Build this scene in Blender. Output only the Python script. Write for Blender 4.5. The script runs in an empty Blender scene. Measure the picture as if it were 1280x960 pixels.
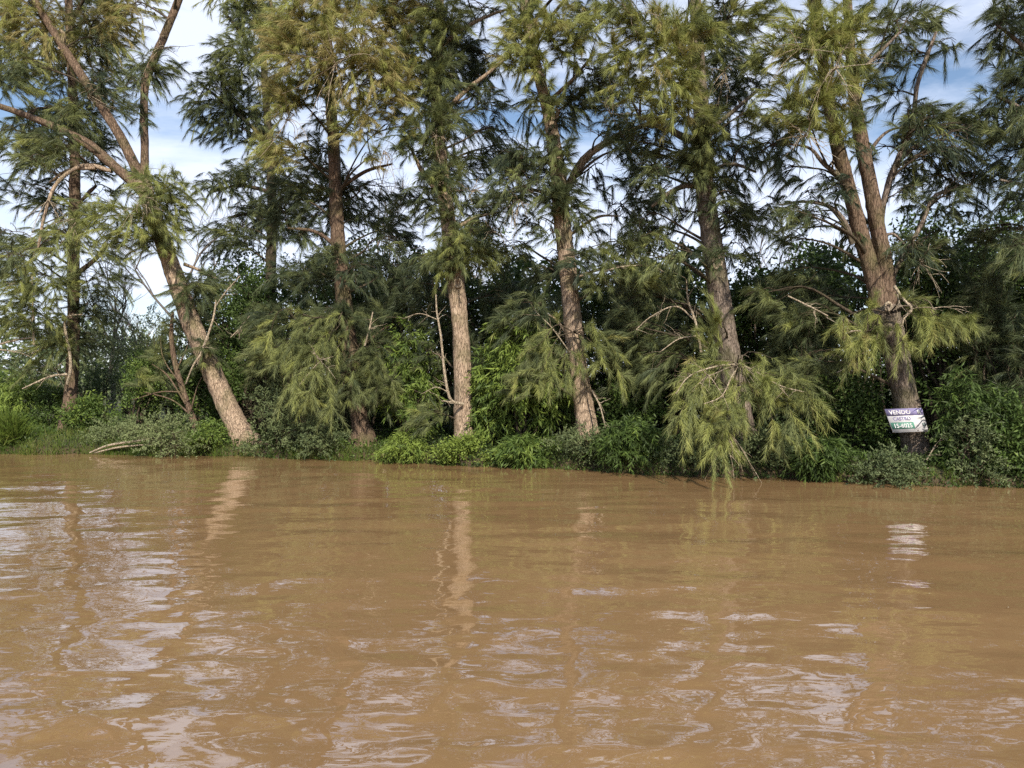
import bpy, math, random
import numpy as np
from mathutils import Vector

rng = np.random.default_rng(7)
random.seed(7)
S = bpy.context.scene
COL = S.collection

# ------------------------------------------------------------------ camera
FPX, CAMH = 931.0, 1.7
HOR = 480.0
cam_d = bpy.data.cameras.new('camera')
cam = bpy.data.objects.new('camera', cam_d)
COL.objects.link(cam)
cam.location = (0, 0, CAMH)
cam.rotation_euler = (math.radians(90), 0, 0)
cam_d.sensor_width = 36.0
cam_d.lens = 36.0 * FPX / 1280.0
cam_d.clip_start = 0.05
cam_d.clip_end = 3000
S.camera = cam

# ------------------------------------------------------------------ light
SUN_AZ = math.radians(164)      # clockwise from +Y : behind the boat, to the right
SUN_EL = math.radians(38)
sun_dir = Vector((math.sin(SUN_AZ) * math.cos(SUN_EL), math.cos(SUN_AZ) * math.cos(SUN_EL), math.sin(SUN_EL)))
sd = bpy.data.lights.new('sun', 'SUN')
sd.energy = 4.9
sd.angle = math.radians(0.6)
sd.color = (1.0, 0.90, 0.75)
so = bpy.data.objects.new('sun', sd)
COL.objects.link(so)
so.rotation_euler = sun_dir.to_track_quat('Z', 'Y').to_euler()
so.location = (20, -20, 40)

W = bpy.data.worlds.new('World')
S.world = W
W.use_nodes = True
wn, wl = W.node_tree.nodes, W.node_tree.links
wn.clear()
out = wn.new('ShaderNodeOutputWorld')
bg = wn.new('ShaderNodeBackground')
bg.inputs['Strength'].default_value = 0.11
sky = wn.new('ShaderNodeTexSky')
sky.sky_type = 'NISHITA'
sky.sun_disc = False
sky.sun_elevation = SUN_EL
sky.sun_rotation = SUN_AZ
sky.air_density = 1.0
sky.dust_density = 0.5
sky.ozone_density = 1.6
tc = wn.new('ShaderNodeTexCoord')
mp = wn.new('ShaderNodeMapping')
mp.inputs['Scale'].default_value = (1.0, 1.0, 2.6)
mp.inputs['Location'].default_value = (3.1, 0.4, 0.2)
n1 = wn.new('ShaderNodeTexNoise')
n1.inputs['Scale'].default_value = 2.6
n1.inputs['Detail'].default_value = 8
n1.inputs['Roughness'].default_value = 0.58
n1.inputs['Distortion'].default_value = 0.35
rmp = wn.new('ShaderNodeValToRGB')
rmp.color_ramp.elements[0].position = 0.37
rmp.color_ramp.elements[0].color = (0, 0, 0, 1)
rmp.color_ramp.elements[1].position = 0.56
rmp.color_ramp.elements[1].color = (1, 1, 1, 1)
sep = wn.new('ShaderNodeSeparateXYZ')
mr = wn.new('ShaderNodeMapRange')           # hazier, whiter sky towards the horizon all round
mr.inputs['From Min'].default_value = 0.0
mr.inputs['From Max'].default_value = 0.30
mr.inputs['To Min'].default_value = 0.75
mr.inputs['To Max'].default_value = 0.0
mx = wn.new('ShaderNodeMath'); mx.operation = 'MAXIMUM'
mul = wn.new('ShaderNodeMath'); mul.operation = 'MULTIPLY'; mul.inputs[1].default_value = 0.86
mix = wn.new('ShaderNodeMixRGB')
mix.inputs['Color2'].default_value = (6.7, 7.2, 8.5, 1)
wl.new(tc.outputs['Generated'], mp.inputs['Vector'])
wl.new(mp.outputs['Vector'], n1.inputs['Vector'])
wl.new(n1.outputs['Fac'], rmp.inputs['Fac'])
wl.new(tc.outputs['Generated'], sep.inputs['Vector'])
wl.new(sep.outputs['Z'], mr.inputs['Value'])
wl.new(rmp.outputs['Color'], mx.inputs[0])
wl.new(mr.outputs['Result'], mx.inputs[1])
wl.new(mx.outputs[0], mul.inputs[0])
wl.new(mul.outputs[0], mix.inputs['Fac'])
wl.new(sky.outputs['Color'], mix.inputs['Color1'])
wl.new(mix.outputs['Color'], bg.inputs['Color'])
wl.new(bg.outputs['Background'], out.inputs['Surface'])

S.view_settings.view_transform = 'Standard'
S.view_settings.look = 'None'
S.view_settings.exposure = 0.52
S.view_settings.gamma = 1.0
S.render.engine = 'CYCLES'
S.cycles.use_denoising = False
S.cycles.max_bounces = 6
S.cycles.diffuse_bounces = 3
S.cycles.transmission_bounces = 4
S.cycles.caustics_reflective = False
S.cycles.caustics_refractive = False


# ------------------------------------------------------------------ helpers
def P(px, py, Y):
    """the point at depth Y that stands where photo pixel (px, py) looks"""
    return np.array([(px - 640.0) / FPX * Y, Y, CAMH - (py - HOR) / FPX * Y])


SH_X = np.array([-120, -60, -30, -18, -12.5, -6.4, -3.0, 0, 3.8, 8.3, 14, 30, 60, 120], float)
SH_Y = np.array([40, 28, 21.2, 19.0, 18.15, 17.55, 16.4, 15.2, 13.6, 12.05, 9.8, 3, -8, -30], float)


def shore_y(x):
    x = np.asarray(x, float)
    return np.interp(x, SH_X, SH_Y) + 0.14 * np.sin(x * 1.7) + 0.08 * np.sin(x * 4.1 + 1) + 0.05 * np.sin(x * 9.3)


def bank_z(x, y):
    """height of the land surface"""
    d = (np.asarray(y, float) - shore_y(x)) * 0.95
    z = np.where(d < 0, np.maximum(-1.4, d * 0.9 - 0.02), 0)
    up = 0.20 * (1 - np.exp(-np.maximum(d, 0) / 0.10)) + 0.30 * (1 - np.exp(-np.maximum(d, 0) / 1.6)) + 0.01 * np.maximum(d, 0)
    bump = 0.05 * np.sin(x * 2.3 + y) * np.sin(y * 1.9) + 0.03 * np.sin(x * 5.1) * np.cos(y * 4.3)
    return np.where(d < 0, z, up - 0.02 + bump * np.clip(d, 0, 1))


def shore_depth(px):
    """depth at which the line of sight through column px meets the shore"""
    lo, hi = 2.0, 80.0
    k = (px - 640.0) / FPX
    for _ in range(40):
        m = (lo + hi) / 2
        if m > shore_y(k * m):
            hi = m
        else:
            lo = m
    return hi


class MB:
    """collects vertices, faces and one per-vertex tone value"""
    def __init__(self):
        self.v, self.f, self.l, self.t, self.n = [], [], [], [], 0

    def add(self, v, f, tone=0.5):
        v = np.asarray(v, float).reshape(-1, 3)
        f = np.asarray(f, np.int64)
        self.v.append(v)
        self.f.append((f + self.n).ravel())
        self.l.append(np.full(len(f), f.shape[1], np.int64))
        self.t.append(np.broadcast_to(np.asarray(tone, float), (len(v),)))
        self.n += len(v)

    def mesh(self, name, mat, base=(0, 0, 0), smooth=True):
        v = np.concatenate(self.v) - np.asarray(base, float)
        f = np.concatenate(self.f)
        l = np.concatenate(self.l)
        me = bpy.data.meshes.new(name)
        me.vertices.add(len(v))
        me.vertices.foreach_set('co', v.astype(np.float32).ravel())
        me.loops.add(len(f))
        me.loops.foreach_set('vertex_index', f.astype(np.int32))
        me.polygons.add(len(l))
        st = np.concatenate([[0], np.cumsum(l)[:-1]])
        me.polygons.foreach_set('loop_start', st.astype(np.int32))
        me.polygons.foreach_set('loop_total', l.astype(np.int32))
        if smooth:
            me.polygons.foreach_set('use_smooth', np.ones(len(l), bool))
        a = me.attributes.new('tone', 'FLOAT', 'POINT')
        a.data.foreach_set('value', np.concatenate(self.t).astype(np.float32))
        me.update(calc_edges=True)
        me.materials.append(mat)
        return me

    def build(self, name, mat, parent=None, base=None, smooth=True, kind=None):
        if base is None:
            base = np.array(parent.location) if parent is not None else np.zeros(3)
        o = bpy.data.objects.new(name, self.mesh(name, mat, base, smooth))
        COL.objects.link(o)
        if parent is not None:
            o.parent = parent
        elif base is not None:
            o.location = Vector(base)
        if kind:
            o['kind'] = kind
        return o


def tag(o, label=None, cat=None, group=None, kind=None):
    if label: o['label'] = label
    if cat: o['category'] = cat
    if group: o['group'] = group
    if kind: o['kind'] = kind
    return o


def thing(name, loc, label, cat, group=None):
    o = bpy.data.objects.new(name, None)
    o.empty_display_size = 0.3
    o.location = Vector(loc)
    COL.objects.link(o)
    return tag(o, label, cat, group)


def unit(v):
    return v / np.maximum(np.linalg.norm(v, axis=-1, keepdims=True), 1e-9)


def rand_unit(n):
    return unit(rng.normal(size=(n, 3)))


def spline(pts, n):
    """Catmull-Rom through pts (any number of columns), n samples"""
    p = np.asarray(pts, float)
    if len(p) == 2:
        t = np.linspace(0, 1, n)[:, None]
        return p[0] * (1 - t) + p[1] * t
    q = np.vstack([2 * p[0] - p[1], p, 2 * p[-1] - p[-2]])
    seg = np.linalg.norm(np.diff(p[:, :3], axis=0), axis=1)
    cum = np.concatenate([[0], np.cumsum(seg)])
    s = np.linspace(0, cum[-1] * 0.99999, n)
    i = np.clip(np.searchsorted(cum, s, side='right') - 1, 0, len(p) - 2)
    t = ((s - cum[i]) / np.maximum(seg[i], 1e-9))[:, None]
    a, b, c, d = q[i], q[i + 1], q[i + 2], q[i + 3]
    return 0.5 * (2 * b + (c - a) * t + (2 * a - 5 * b + 4 * c - d) * t ** 2 + (3 * b - a - 3 * c + d) * t ** 3)


def tube(mb, pts, rad, sides=8, rough=0.0, tone=0.5, cap=True):
    p = np.asarray(pts, float)
    r = np.asarray(rad, float)
    n = len(p)
    tan = unit(np.gradient(p, axis=0))
    ref = np.array([0.31, 0.87, 0.2]) if abs(tan[:, 1]).mean() < 0.8 else np.array([1.0, 0.1, 0.2])
    u = unit(np.cross(tan, ref))
    w = np.cross(tan, u)
    th = np.arange(sides) * 2 * math.pi / sides
    rr = np.repeat(r[:, None], sides, 1)
    if rough > 0:
        s = np.concatenate([[0], np.cumsum(np.linalg.norm(np.diff(p, axis=0), axis=1))])[:, None]
        ph = rng.uniform(0, 6.28, 12)
        m = (np.sin(3 * th + 1.1 * s + ph[0]) + np.sin(5 * th - 1.9 * s + ph[1]) * 0.9 + np.sin(8 * th + 3.1 * s + ph[2]) * 0.9
             + np.sin(11 * th - 4.7 * s + ph[3]) * 0.8 + np.sin(2 * th + 5.3 * s + ph[4]) * 0.7)
        rr = rr * (1 + rough * (0.32 * m + 0.35 * rng.normal(size=rr.shape)))
    v = p[:, None, :] + rr[..., None] * (np.cos(th)[None, :, None] * u[:, None, :] + np.sin(th)[None, :, None] * w[:, None, :])
    i = np.arange(n - 1)[:, None] * sides
    j = np.arange(sides)[None, :]
    jn = (j + 1) % sides
    f = np.stack([i + j, i + jn, i + sides + jn, i + sides + j], -1).reshape(-1, 4)
    v = v.reshape(-1, 3)
    if cap:
        tip = p[-1] + tan[-1] * r[-1] * 0.6
        k = len(v)
        v = np.vstack([v, tip[None]])
        a = (n - 1) * sides
        f3 = np.stack([a + np.arange(sides), a + (np.arange(sides) + 1) % sides, np.full(sides, k)], -1)
        mb.add(v, f, tone)
        mb.f.append((f3 + mb.n - len(v)).ravel()); mb.l.append(np.full(sides, 3, np.int64))
    else:
        mb.add(v, f, tone)


def tubes3(mb, paths, r0, r1, tone=0.5):
    """many thin 3-sided twigs at once; paths (m, k, 3)"""
    m, k, _ = paths.shape
    tan = unit(np.gradient(paths, axis=1))
    u = unit(np.cross(tan, np.array([0.3, 0.8, 0.25])))
    w = np.cross(tan, u)
    r = np.linspace(0, 1, k)[None, :] * (r1 - r0)[:, None] + r0[:, None]
    vs = []
    for a in range(3):
        c, s = math.cos(a * 2.0944), math.sin(a * 2.0944)
        vs.append(paths + r[..., None] * (c * u + s * w))
    v = np.stack(vs, 2).reshape(-1, 3)
    b = (np.arange(m)[:, None] * k + np.arange(k - 1)[None, :]) * 3
    f = []
    for a in range(3):
        an = (a + 1) % 3
        f.append(np.stack([b + a, b + an, b + 3 + an, b + 3 + a], -1))
    f = np.stack(f, 2).reshape(-1, 4)
    mb.add(v, f, tone if np.ndim(tone) == 0 else np.repeat(tone, k * 3))


def needles(mb, o, d, L, wd, tone):
    n = len(o)
    s = unit(np.cross(d, rand_unit(n))) * (wd / 2)[:, None]
    v = np.stack([o - s, o + s, o + d * L[:, None]], 1).reshape(-1, 3)
    f = np.arange(n * 3).reshape(n, 3)
    mb.add(v, f, np.repeat(tone, 3))


def leaves(mb, o, d, L, wd, tone, fold=0.25):
    """diamond leaf of two faces folded on its midrib"""
    n = len(o)
    s = unit(np.cross(d, rand_unit(n)))
    nn = np.cross(s, d)
    mid = o + d * (L * 0.42)[:, None]
    up = nn * (wd * fold)[:, None]
    v = np.stack([o, mid - s * (wd / 2)[:, None] + up, o + d * L[:, None], mid + s * (wd / 2)[:, None] + up], 1).reshape(-1, 3)
    b = np.arange(n)[:, None] * 4
    f = np.concatenate([b + np.array([[0, 1, 2]]), b + np.array([[0, 2, 3]])])
    mb.add(v, f, np.repeat(tone, 4))


# ------------------------------------------------------------------ materials
def new_mat(name):
    m = bpy.data.materials.new(name)
    m.use_nodes = True
    n = m.node_tree.nodes
    n.clear()
    return m, n, m.node_tree.links


def ramp(n, stops):
    r = n.new('ShaderNodeValToRGB')
    e = r.color_ramp.elements
    while len(e) > 1:
        e.remove(e[-1])
    e[0].position, e[0].color = stops[0][0], (*stops[0][1], 1)
    for p, c in stops[1:]:
        x = e.new(p)
        x.color = (*c, 1)
    return r


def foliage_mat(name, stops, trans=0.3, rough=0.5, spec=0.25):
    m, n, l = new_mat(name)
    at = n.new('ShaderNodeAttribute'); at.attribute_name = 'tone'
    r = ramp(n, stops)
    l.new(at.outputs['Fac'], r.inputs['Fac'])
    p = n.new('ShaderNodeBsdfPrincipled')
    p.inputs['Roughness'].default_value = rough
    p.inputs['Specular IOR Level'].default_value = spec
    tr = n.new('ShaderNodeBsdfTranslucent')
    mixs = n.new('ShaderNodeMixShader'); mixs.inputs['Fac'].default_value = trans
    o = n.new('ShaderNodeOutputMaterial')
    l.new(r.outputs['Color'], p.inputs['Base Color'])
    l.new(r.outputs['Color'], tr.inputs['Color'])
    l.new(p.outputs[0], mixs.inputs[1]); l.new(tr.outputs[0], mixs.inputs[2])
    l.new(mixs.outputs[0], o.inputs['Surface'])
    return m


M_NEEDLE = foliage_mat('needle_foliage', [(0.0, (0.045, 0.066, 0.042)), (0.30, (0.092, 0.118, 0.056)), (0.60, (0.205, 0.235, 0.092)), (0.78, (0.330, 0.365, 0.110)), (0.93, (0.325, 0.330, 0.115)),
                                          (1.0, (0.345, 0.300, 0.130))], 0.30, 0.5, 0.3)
M_PINE = foliage_mat('pine_foliage', [(0.0, (0.020, 0.040, 0.022)), (1.0, (0.075, 0.095, 0.035))], 0.2)
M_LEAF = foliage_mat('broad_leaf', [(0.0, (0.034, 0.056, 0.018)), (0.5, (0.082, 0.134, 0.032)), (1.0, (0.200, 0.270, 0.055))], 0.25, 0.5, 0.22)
M_GREY = foliage_mat('grey_green_leaf', [(0.0, (0.045, 0.072, 0.034)), (1.0, (0.185, 0.225, 0.100))], 0.2, 0.55, 0.2)
M_GRASS = foliage_mat('grass_blade', [(0.0, (0.050, 0.090, 0.016)), (0.6, (0.110, 0.160, 0.028)), (1.0, (0.210, 0.190, 0.070))], 0.3)


def bark_mat(name, dark, mid, light, moss=(0.10, 0.11, 0.04), moss_amt=0.55, zs=1.6):
    m, n, l = new_mat(name)
    tc = n.new('ShaderNodeTexCoord')
    mp = n.new('ShaderNodeMapping'); mp.inputs['Scale'].default_value = (17, 17, zs * 2)
    l.new(tc.outputs['Object'], mp.inputs['Vector'])
    a = n.new('ShaderNodeTexNoise'); a.inputs['Scale'].default_value = 2.2; a.inputs['Detail'].default_value = 8; a.inputs['Roughness'].default_value = 0.65; a.inputs['Distortion'].default_value = 0.7
    l.new(mp.outputs[0], a.inputs['Vector'])
    v = n.new('ShaderNodeTexVoronoi'); v.feature = 'DISTANCE_TO_EDGE'; v.inputs['Scale'].default_value = 2.6
    mixv = n.new('ShaderNodeMixRGB'); mixv.inputs['Fac'].default_value = 0.35
    l.new(mp.outputs[0], mixv.inputs['Color1']); l.new(a.outputs['Color'], mixv.inputs['Color2'])
    l.new(mixv.outputs[0], v.inputs['Vector'])
    vr = n.new('ShaderNodeMapRange'); vr.inputs['From Max'].default_value = 0.10; vr.inputs['To Min'].default_value = 0.45
    l.new(v.outputs['Distance'], vr.inputs['Value'])
    r = ramp(n, [(0.30, dark), (0.50, mid), (0.70, light)])
    l.new(a.outputs['Fac'], r.inputs['Fac'])
    mu = n.new('ShaderNodeMixRGB'); mu.blend_type = 'MIX'
    mu.inputs['Color1'].default_value = (*[c * 0.6 for c in dark], 1)
    l.new(vr.outputs[0], mu.inputs['Fac']); l.new(r.outputs['Color'], mu.inputs['Color2'])
    b = n.new('ShaderNodeTexNoise'); b.inputs['Scale'].default_value = 1.7; b.inputs['Detail'].default_value = 5
    l.new(tc.outputs['Object'], b.inputs['Vector'])
    br = ramp(n, [(0.50, (0, 0, 0)), (0.68, (moss_amt,) * 3)])
    l.new(b.outputs['Fac'], br.inputs['Fac'])
    ms = n.new('ShaderNodeMixRGB'); ms.inputs['Color2'].default_value = (*moss, 1)
    l.new(br.outputs['Color'], ms.inputs['Fac']); l.new(mu.outputs['Color'], ms.inputs['Color1'])
    p = n.new('ShaderNodeBsdfPrincipled'); p.inputs['Roughness'].default_value = 0.9; p.inputs['Specular IOR Level'].default_value = 0.15
    l.new(ms.outputs['Color'], p.inputs['Base Color'])
    ad = n.new('ShaderNodeMath'); ad.operation = 'ADD'
    l.new(a.outputs['Fac'], ad.inputs[0]); l.new(vr.outputs[0], ad.inputs[1])
    bu = n.new('ShaderNodeBump'); bu.inputs['Strength'].default_value = 0.9; bu.inputs['Distance'].default_value = 0.03
    l.new(ad.outputs[0], bu.inputs['Height']); l.new(bu.outputs[0], p.inputs['Normal'])
    o = n.new('ShaderNodeOutputMaterial'); l.new(p.outputs[0], o.inputs['Surface'])
    return m


M_BARK = bark_mat('grey_brown_bark', (0.17, 0.122, 0.088), (0.385, 0.290, 0.212), (0.60, 0.478, 0.365))
M_BARK_G = bark_mat('grey_bark', (0.09, 0.071, 0.058), (0.19, 0.152, 0.125), (0.33, 0.277, 0.235))
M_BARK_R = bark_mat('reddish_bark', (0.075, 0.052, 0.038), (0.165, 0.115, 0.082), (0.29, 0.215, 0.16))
M_BARK_D = bark_mat('dark_bark', (0.035, 0.028, 0.022), (0.07, 0.055, 0.042), (0.13, 0.10, 0.08))
M_TWIG = bark_mat('twig_bark', (0.05, 0.04, 0.03), (0.09, 0.07, 0.05), (0.16, 0.13, 0.10), zs=6)
M_DEAD = bark_mat('dead_wood', (0.24, 0.19, 0.13), (0.42, 0.35, 0.26), (0.58, 0.50, 0.40), moss_amt=0.1, zs=4)
M_BARE = bark_mat('bare_tree_bark', (0.12, 0.10, 0.09), (0.22, 0.19, 0.17), (0.32, 0.28, 0.25), moss_amt=0.1, zs=4)


def ground_mat():
    m, n, l = new_mat('bank_soil')
    tc = n.new('ShaderNodeTexCoord')
    a = n.new('ShaderNodeTexNoise'); a.inputs['Scale'].default_value = 1.3; a.inputs['Detail'].default_value = 9
    b = n.new('ShaderNodeTexNoise'); b.inputs['Scale'].default_value = 22; b.inputs['Detail'].default_value = 5
    l.new(tc.outputs['Object'], a.inputs['Vector']); l.new(tc.outputs['Object'], b.inputs['Vector'])
    r = ramp(n, [(0.35, (0.035, 0.028, 0.016)), (0.52, (0.06, 0.065, 0.022)), (0.66, (0.10, 0.12, 0.03))])
    l.new(a.outputs['Fac'], r.inputs['Fac'])
    sz = n.new('ShaderNodeSeparateXYZ'); l.new(tc.outputs['Object'], sz.inputs[0])
    mz = n.new('ShaderNodeMapRange'); mz.inputs['From Min'].default_value = 0.10; mz.inputs['From Max'].default_value = 0.24
    l.new(sz.outputs['Z'], mz.inputs['Value'])
    mud = n.new('ShaderNodeMixRGB'); mud.inputs['Color1'].default_value = (0.085, 0.058, 0.034, 1)
    l.new(mz.outputs[0], mud.inputs['Fac']); l.new(r.outputs['Color'], mud.inputs['Color2'])
    mu = n.new('ShaderNodeMixRGB'); mu.blend_type = 'MULTIPLY'; mu.inputs['Fac'].default_value = 0.6
    l.new(mud.outputs['Color'], mu.inputs['Color1']); l.new(b.outputs['Color'], mu.inputs['Color2'])
    p = n.new('ShaderNodeBsdfPrincipled'); p.inputs['Roughness'].default_value = 0.95
    l.new(mu.outputs[0], p.inputs['Base Color'])
    bu = n.new('ShaderNodeBump'); bu.inputs['Distance'].default_value = 0.05; bu.inputs['Strength'].default_value = 0.8
    l.new(b.outputs['Fac'], bu.inputs['Height']); l.new(bu.outputs[0], p.inputs['Normal'])
    o = n.new('ShaderNodeOutputMaterial'); l.new(p.outputs[0], o.inputs['Surface'])
    return m


def water_mat():
    m, n, l = new_mat('muddy_water')
    tc = n.new('ShaderNodeTexCoord')
    big = n.new('ShaderNodeTexNoise'); big.inputs['Scale'].default_value = 0.22; big.inputs['Detail'].default_value = 4
    l.new(tc.outputs['Object'], big.inputs['Vector'])
    r = ramp(n, [(0.3, (0.198, 0.121, 0.058)), (0.7, (0.232, 0.145, 0.071))])
    l.new(big.outputs['Fac'], r.inputs['Fac'])
    mp = n.new('ShaderNodeMapping'); mp.inputs['Scale'].default_value = (1.0, 1.9, 1.0); mp.inputs['Rotation'].default_value = (0, 0, 0.12)
    l.new(tc.outputs['Object'], mp.inputs['Vector'])
    fine = n.new('ShaderNodeTexNoise'); fine.inputs['Scale'].default_value = 3.2; fine.inputs['Detail'].default_value = 2.0; fine.inputs['Roughness'].default_value = 0.4
    fine.inputs['Distortion'].default_value = 0.5
    l.new(mp.outputs[0], fine.inputs['Vector'])
    bu = n.new('ShaderNodeBump'); bu.inputs['Strength'].default_value = 0.3; bu.inputs['Distance'].default_value = 0.015
    mp2 = n.new('ShaderNodeMapping'); mp2.inputs['Scale'].default_value = (2.6, 10.0, 1.0); mp2.inputs['Rotation'].default_value = (0, 0, 0.2)
    l.new(tc.outputs['Object'], mp2.inputs['Vector'])
    f2 = n.new('ShaderNodeTexNoise'); f2.inputs['Scale'].default_value = 1.0; f2.inputs['Detail'].default_value = 2.5; f2.inputs['Distortion'].default_value = 0.4
    l.new(mp2.outputs[0], f2.inputs['Vector'])
    hm = n.new('ShaderNodeMath'); hm.operation = 'MULTIPLY_ADD'; hm.inputs[1].default_value = 0.15
    l.new(f2.outputs['Fac'], hm.inputs[0]); l.new(fine.outputs['Fac'], hm.inputs[2])
    l.new(hm.outputs[0], bu.inputs['Height'])
    p = n.new('ShaderNodeBsdfPrincipled')
    p.inputs['Roughness'].default_value = 0.01
    p.inputs['IOR'].default_value = 2.6
    l.new(r.outputs['Color'], p.inputs['Base Color'])
    l.new(bu.outputs[0], p.inputs['Normal'])
    o = n.new('ShaderNodeOutputMaterial'); l.new(p.outputs[0], o.inputs['Surface'])
    return m


def flat_mat(name, col, rough=0.5, dirt=0.15, scale=6):
    m, n, l = new_mat(name)
    tc = n.new('ShaderNodeTexCoord')
    a = n.new('ShaderNodeTexNoise'); a.inputs['Scale'].default_value = scale; a.inputs['Detail'].default_value = 6
    l.new(tc.outputs['Object'], a.inputs['Vector'])
    r = ramp(n, [(0.35, tuple(c * (1 - dirt) for c in col)), (0.6, col)])
    l.new(a.outputs['Fac'], r.inputs['Fac'])
    p = n.new('ShaderNodeBsdfPrincipled'); p.inputs['Roughness'].default_value = rough
    l.new(r.outputs['Color'], p.inputs['Base Color'])
    o = n.new('ShaderNodeOutputMaterial'); l.new(p.outputs[0], o.inputs['Surface'])
    return m


# ------------------------------------------------------------------ ground
def axis(lo, hi, a, b, step, grow=1.25):
    x = list(np.arange(a, b + 1e-6, step))
    s = step
    while x[-1] < hi:
        s *= grow; x.append(x[-1] + s)
    s = step
    while x[0] > lo:
        s *= grow; x.insert(0, x[0] - s)
    return np.array(x)


gx = axis(-900, 900, -22, 16, 0.22)
gd = np.concatenate([[-60, -30, -12, -6, -3, -1.5, -0.8, -0.4, -0.2, -0.08], np.arange(0, 1.2, 0.08), np.arange(1.2, 6, 0.3),
                     6 * 1.22 ** np.arange(0, 28)])
GX, GD = np.meshgrid(gx, gd)
GY = shore_y(GX) + GD
GZ = bank_z(GX, GY)
ny, nx = GX.shape
i = np.arange(ny - 1)[:, None] * nx + np.arange(nx - 1)[None, :]
mb = MB()
mb.add(np.stack([GX, GY, GZ], -1), np.stack([i, i + 1, i + nx + 1, i + nx], -1).reshape(-1, 4))
tag(mb.build('ground', ground_mat()), 'green and brown earth bank behind the waterline', kind='structure')

# ------------------------------------------------------------------ water
NU, NV = 280, 400
uu = np.linspace(-1, 1, NU)
uu = 0.82 * uu + 0.68 * uu ** 5
vv = np.geomspace(0.7, 27, NV)
U, V = np.meshgrid(uu, vv)
X, Y = U * V, V * 1.0
Zw = np.zeros_like(X)
cell = np.maximum(V * (1.64 / NU) * 1.0, V * math.log(27 / 0.7) / NV)
wr = np.random.default_rng(21)
for k in range(70):
    lam = 0.16 * (14.0 ** (wr.uniform() ** 1.25))
    ang = wr.normal(0.12, 0.55) if k % 3 else wr.uniform(0, math.pi)
    kx, ky = math.sin(ang) * 2 * math.pi / lam, math.cos(ang) * 2 * math.pi / lam
    slope = 0.0074 * (lam / 0.5) ** (-0.10)
    fade = np.clip(lam / cell / 4.0 - 0.5, 0, 1)
    # slow patches where a wave train is stronger or weaker
    q = 0.55 + 0.45 * np.sin(X * wr.uniform(-1, 1) * 0.8 + Y * wr.uniform(-1, 1) * 0.8 + wr.uniform(0, 6.3))
    Zw += slope * lam / (2 * math.pi) * 1.4 * np.sin(kx * X + ky * Y + wr.uniform(0, 6.3) + 0.5 * np.sin(0.9 * X + wr.uniform(0, 6))) * fade * q
edge = np.clip((1.5 - np.abs(U)) / 0.2, 0, 1) * np.clip((V - 0.7) / 0.3, 0, 1) * np.clip((27 - V) / 2, 0, 1)
Zw *= edge
i = np.arange(NV - 1)[:, None] * NU + np.arange(NU - 1)[None, :]
mb = MB()
mb.add(np.stack([X, Y, Zw], -1), np.stack([i, i + 1, i + NU + 1, i + NU], -1).reshape(-1, 4))
a, b = 0.7, 27.0
v = np.array([[-1.5 * b, b, 0], [-1.5 * a, a, 0], [1.5 * a, a, 0], [1.5 * b, b, 0],
              [-300, b, 0], [300, b, 0], [-300, -300, 0], [300, -300, 0], [-300, 60, 0], [-1.5 * b, 60, 0]], float)
mb.add(v, [[0, 4, 6, 1], [1, 6, 7, 2], [2, 7, 5, 3], [4, 0, 9, 8]])
tag(mb.build('water', water_mat()), 'muddy brown river with small ripples', kind='structure')


# ------------------------------------------------------------------ trees
def px_path(spec, Y, lean=None):
    """[(px, py, width_px[, dY])] at depth Y -> xyzr rows"""
    rows = []
    for s in spec:
        y = Y + (s[3] if len(s) > 3 else 0)
        rows.append([*P(s[0], s[1], y), s[2] * (0.78 if s[2] > 6 else 0.9) * y / FPX / 2])
    return np.array(rows)


def stem_tube(mb, rows, sides=22, step=0.10, rough=0.10, flare=False, bury=0.0):
    L = np.linalg.norm(np.diff(rows[:, :3], axis=0), axis=1).sum()
    s = spline(rows, max(6, int(L / step)))
    p, r = s[:, :3], np.maximum(s[:, 3], 0.004)
    if flare:
        h = p[:, 2] - p[0, 2]
        r = r * (1 + 0.55 * np.exp(-np.maximum(h, 0) / 0.20))
        if bury:
            p = np.vstack([p[0] - np.array([0, 0, bury]), p]); r = np.concatenate([[r[0] * 1.15], r])
    tube(mb, p, r, sides, rough)
    return p, r


NEEDLE_DENS = 1.0
GAPS = [(255, 25, 34, 36), (218, 180, 26, 44), (1200, 80, 28, 45), (460, 205, 20, 18), (648, 115, 16, 46), (960, 90, 14, 16), (1215, 262, 26, 16), (955, 225, 14, 20), (235, 305, 16, 20),
        (22, 262, 22, 22), (172, 350, 22, 32), (1088, 135, 14, 18), (735, 268, 18, 26), (640, 275, 12, 14), (500, 215, 14, 14), (1012, 215, 14, 16)]


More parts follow.
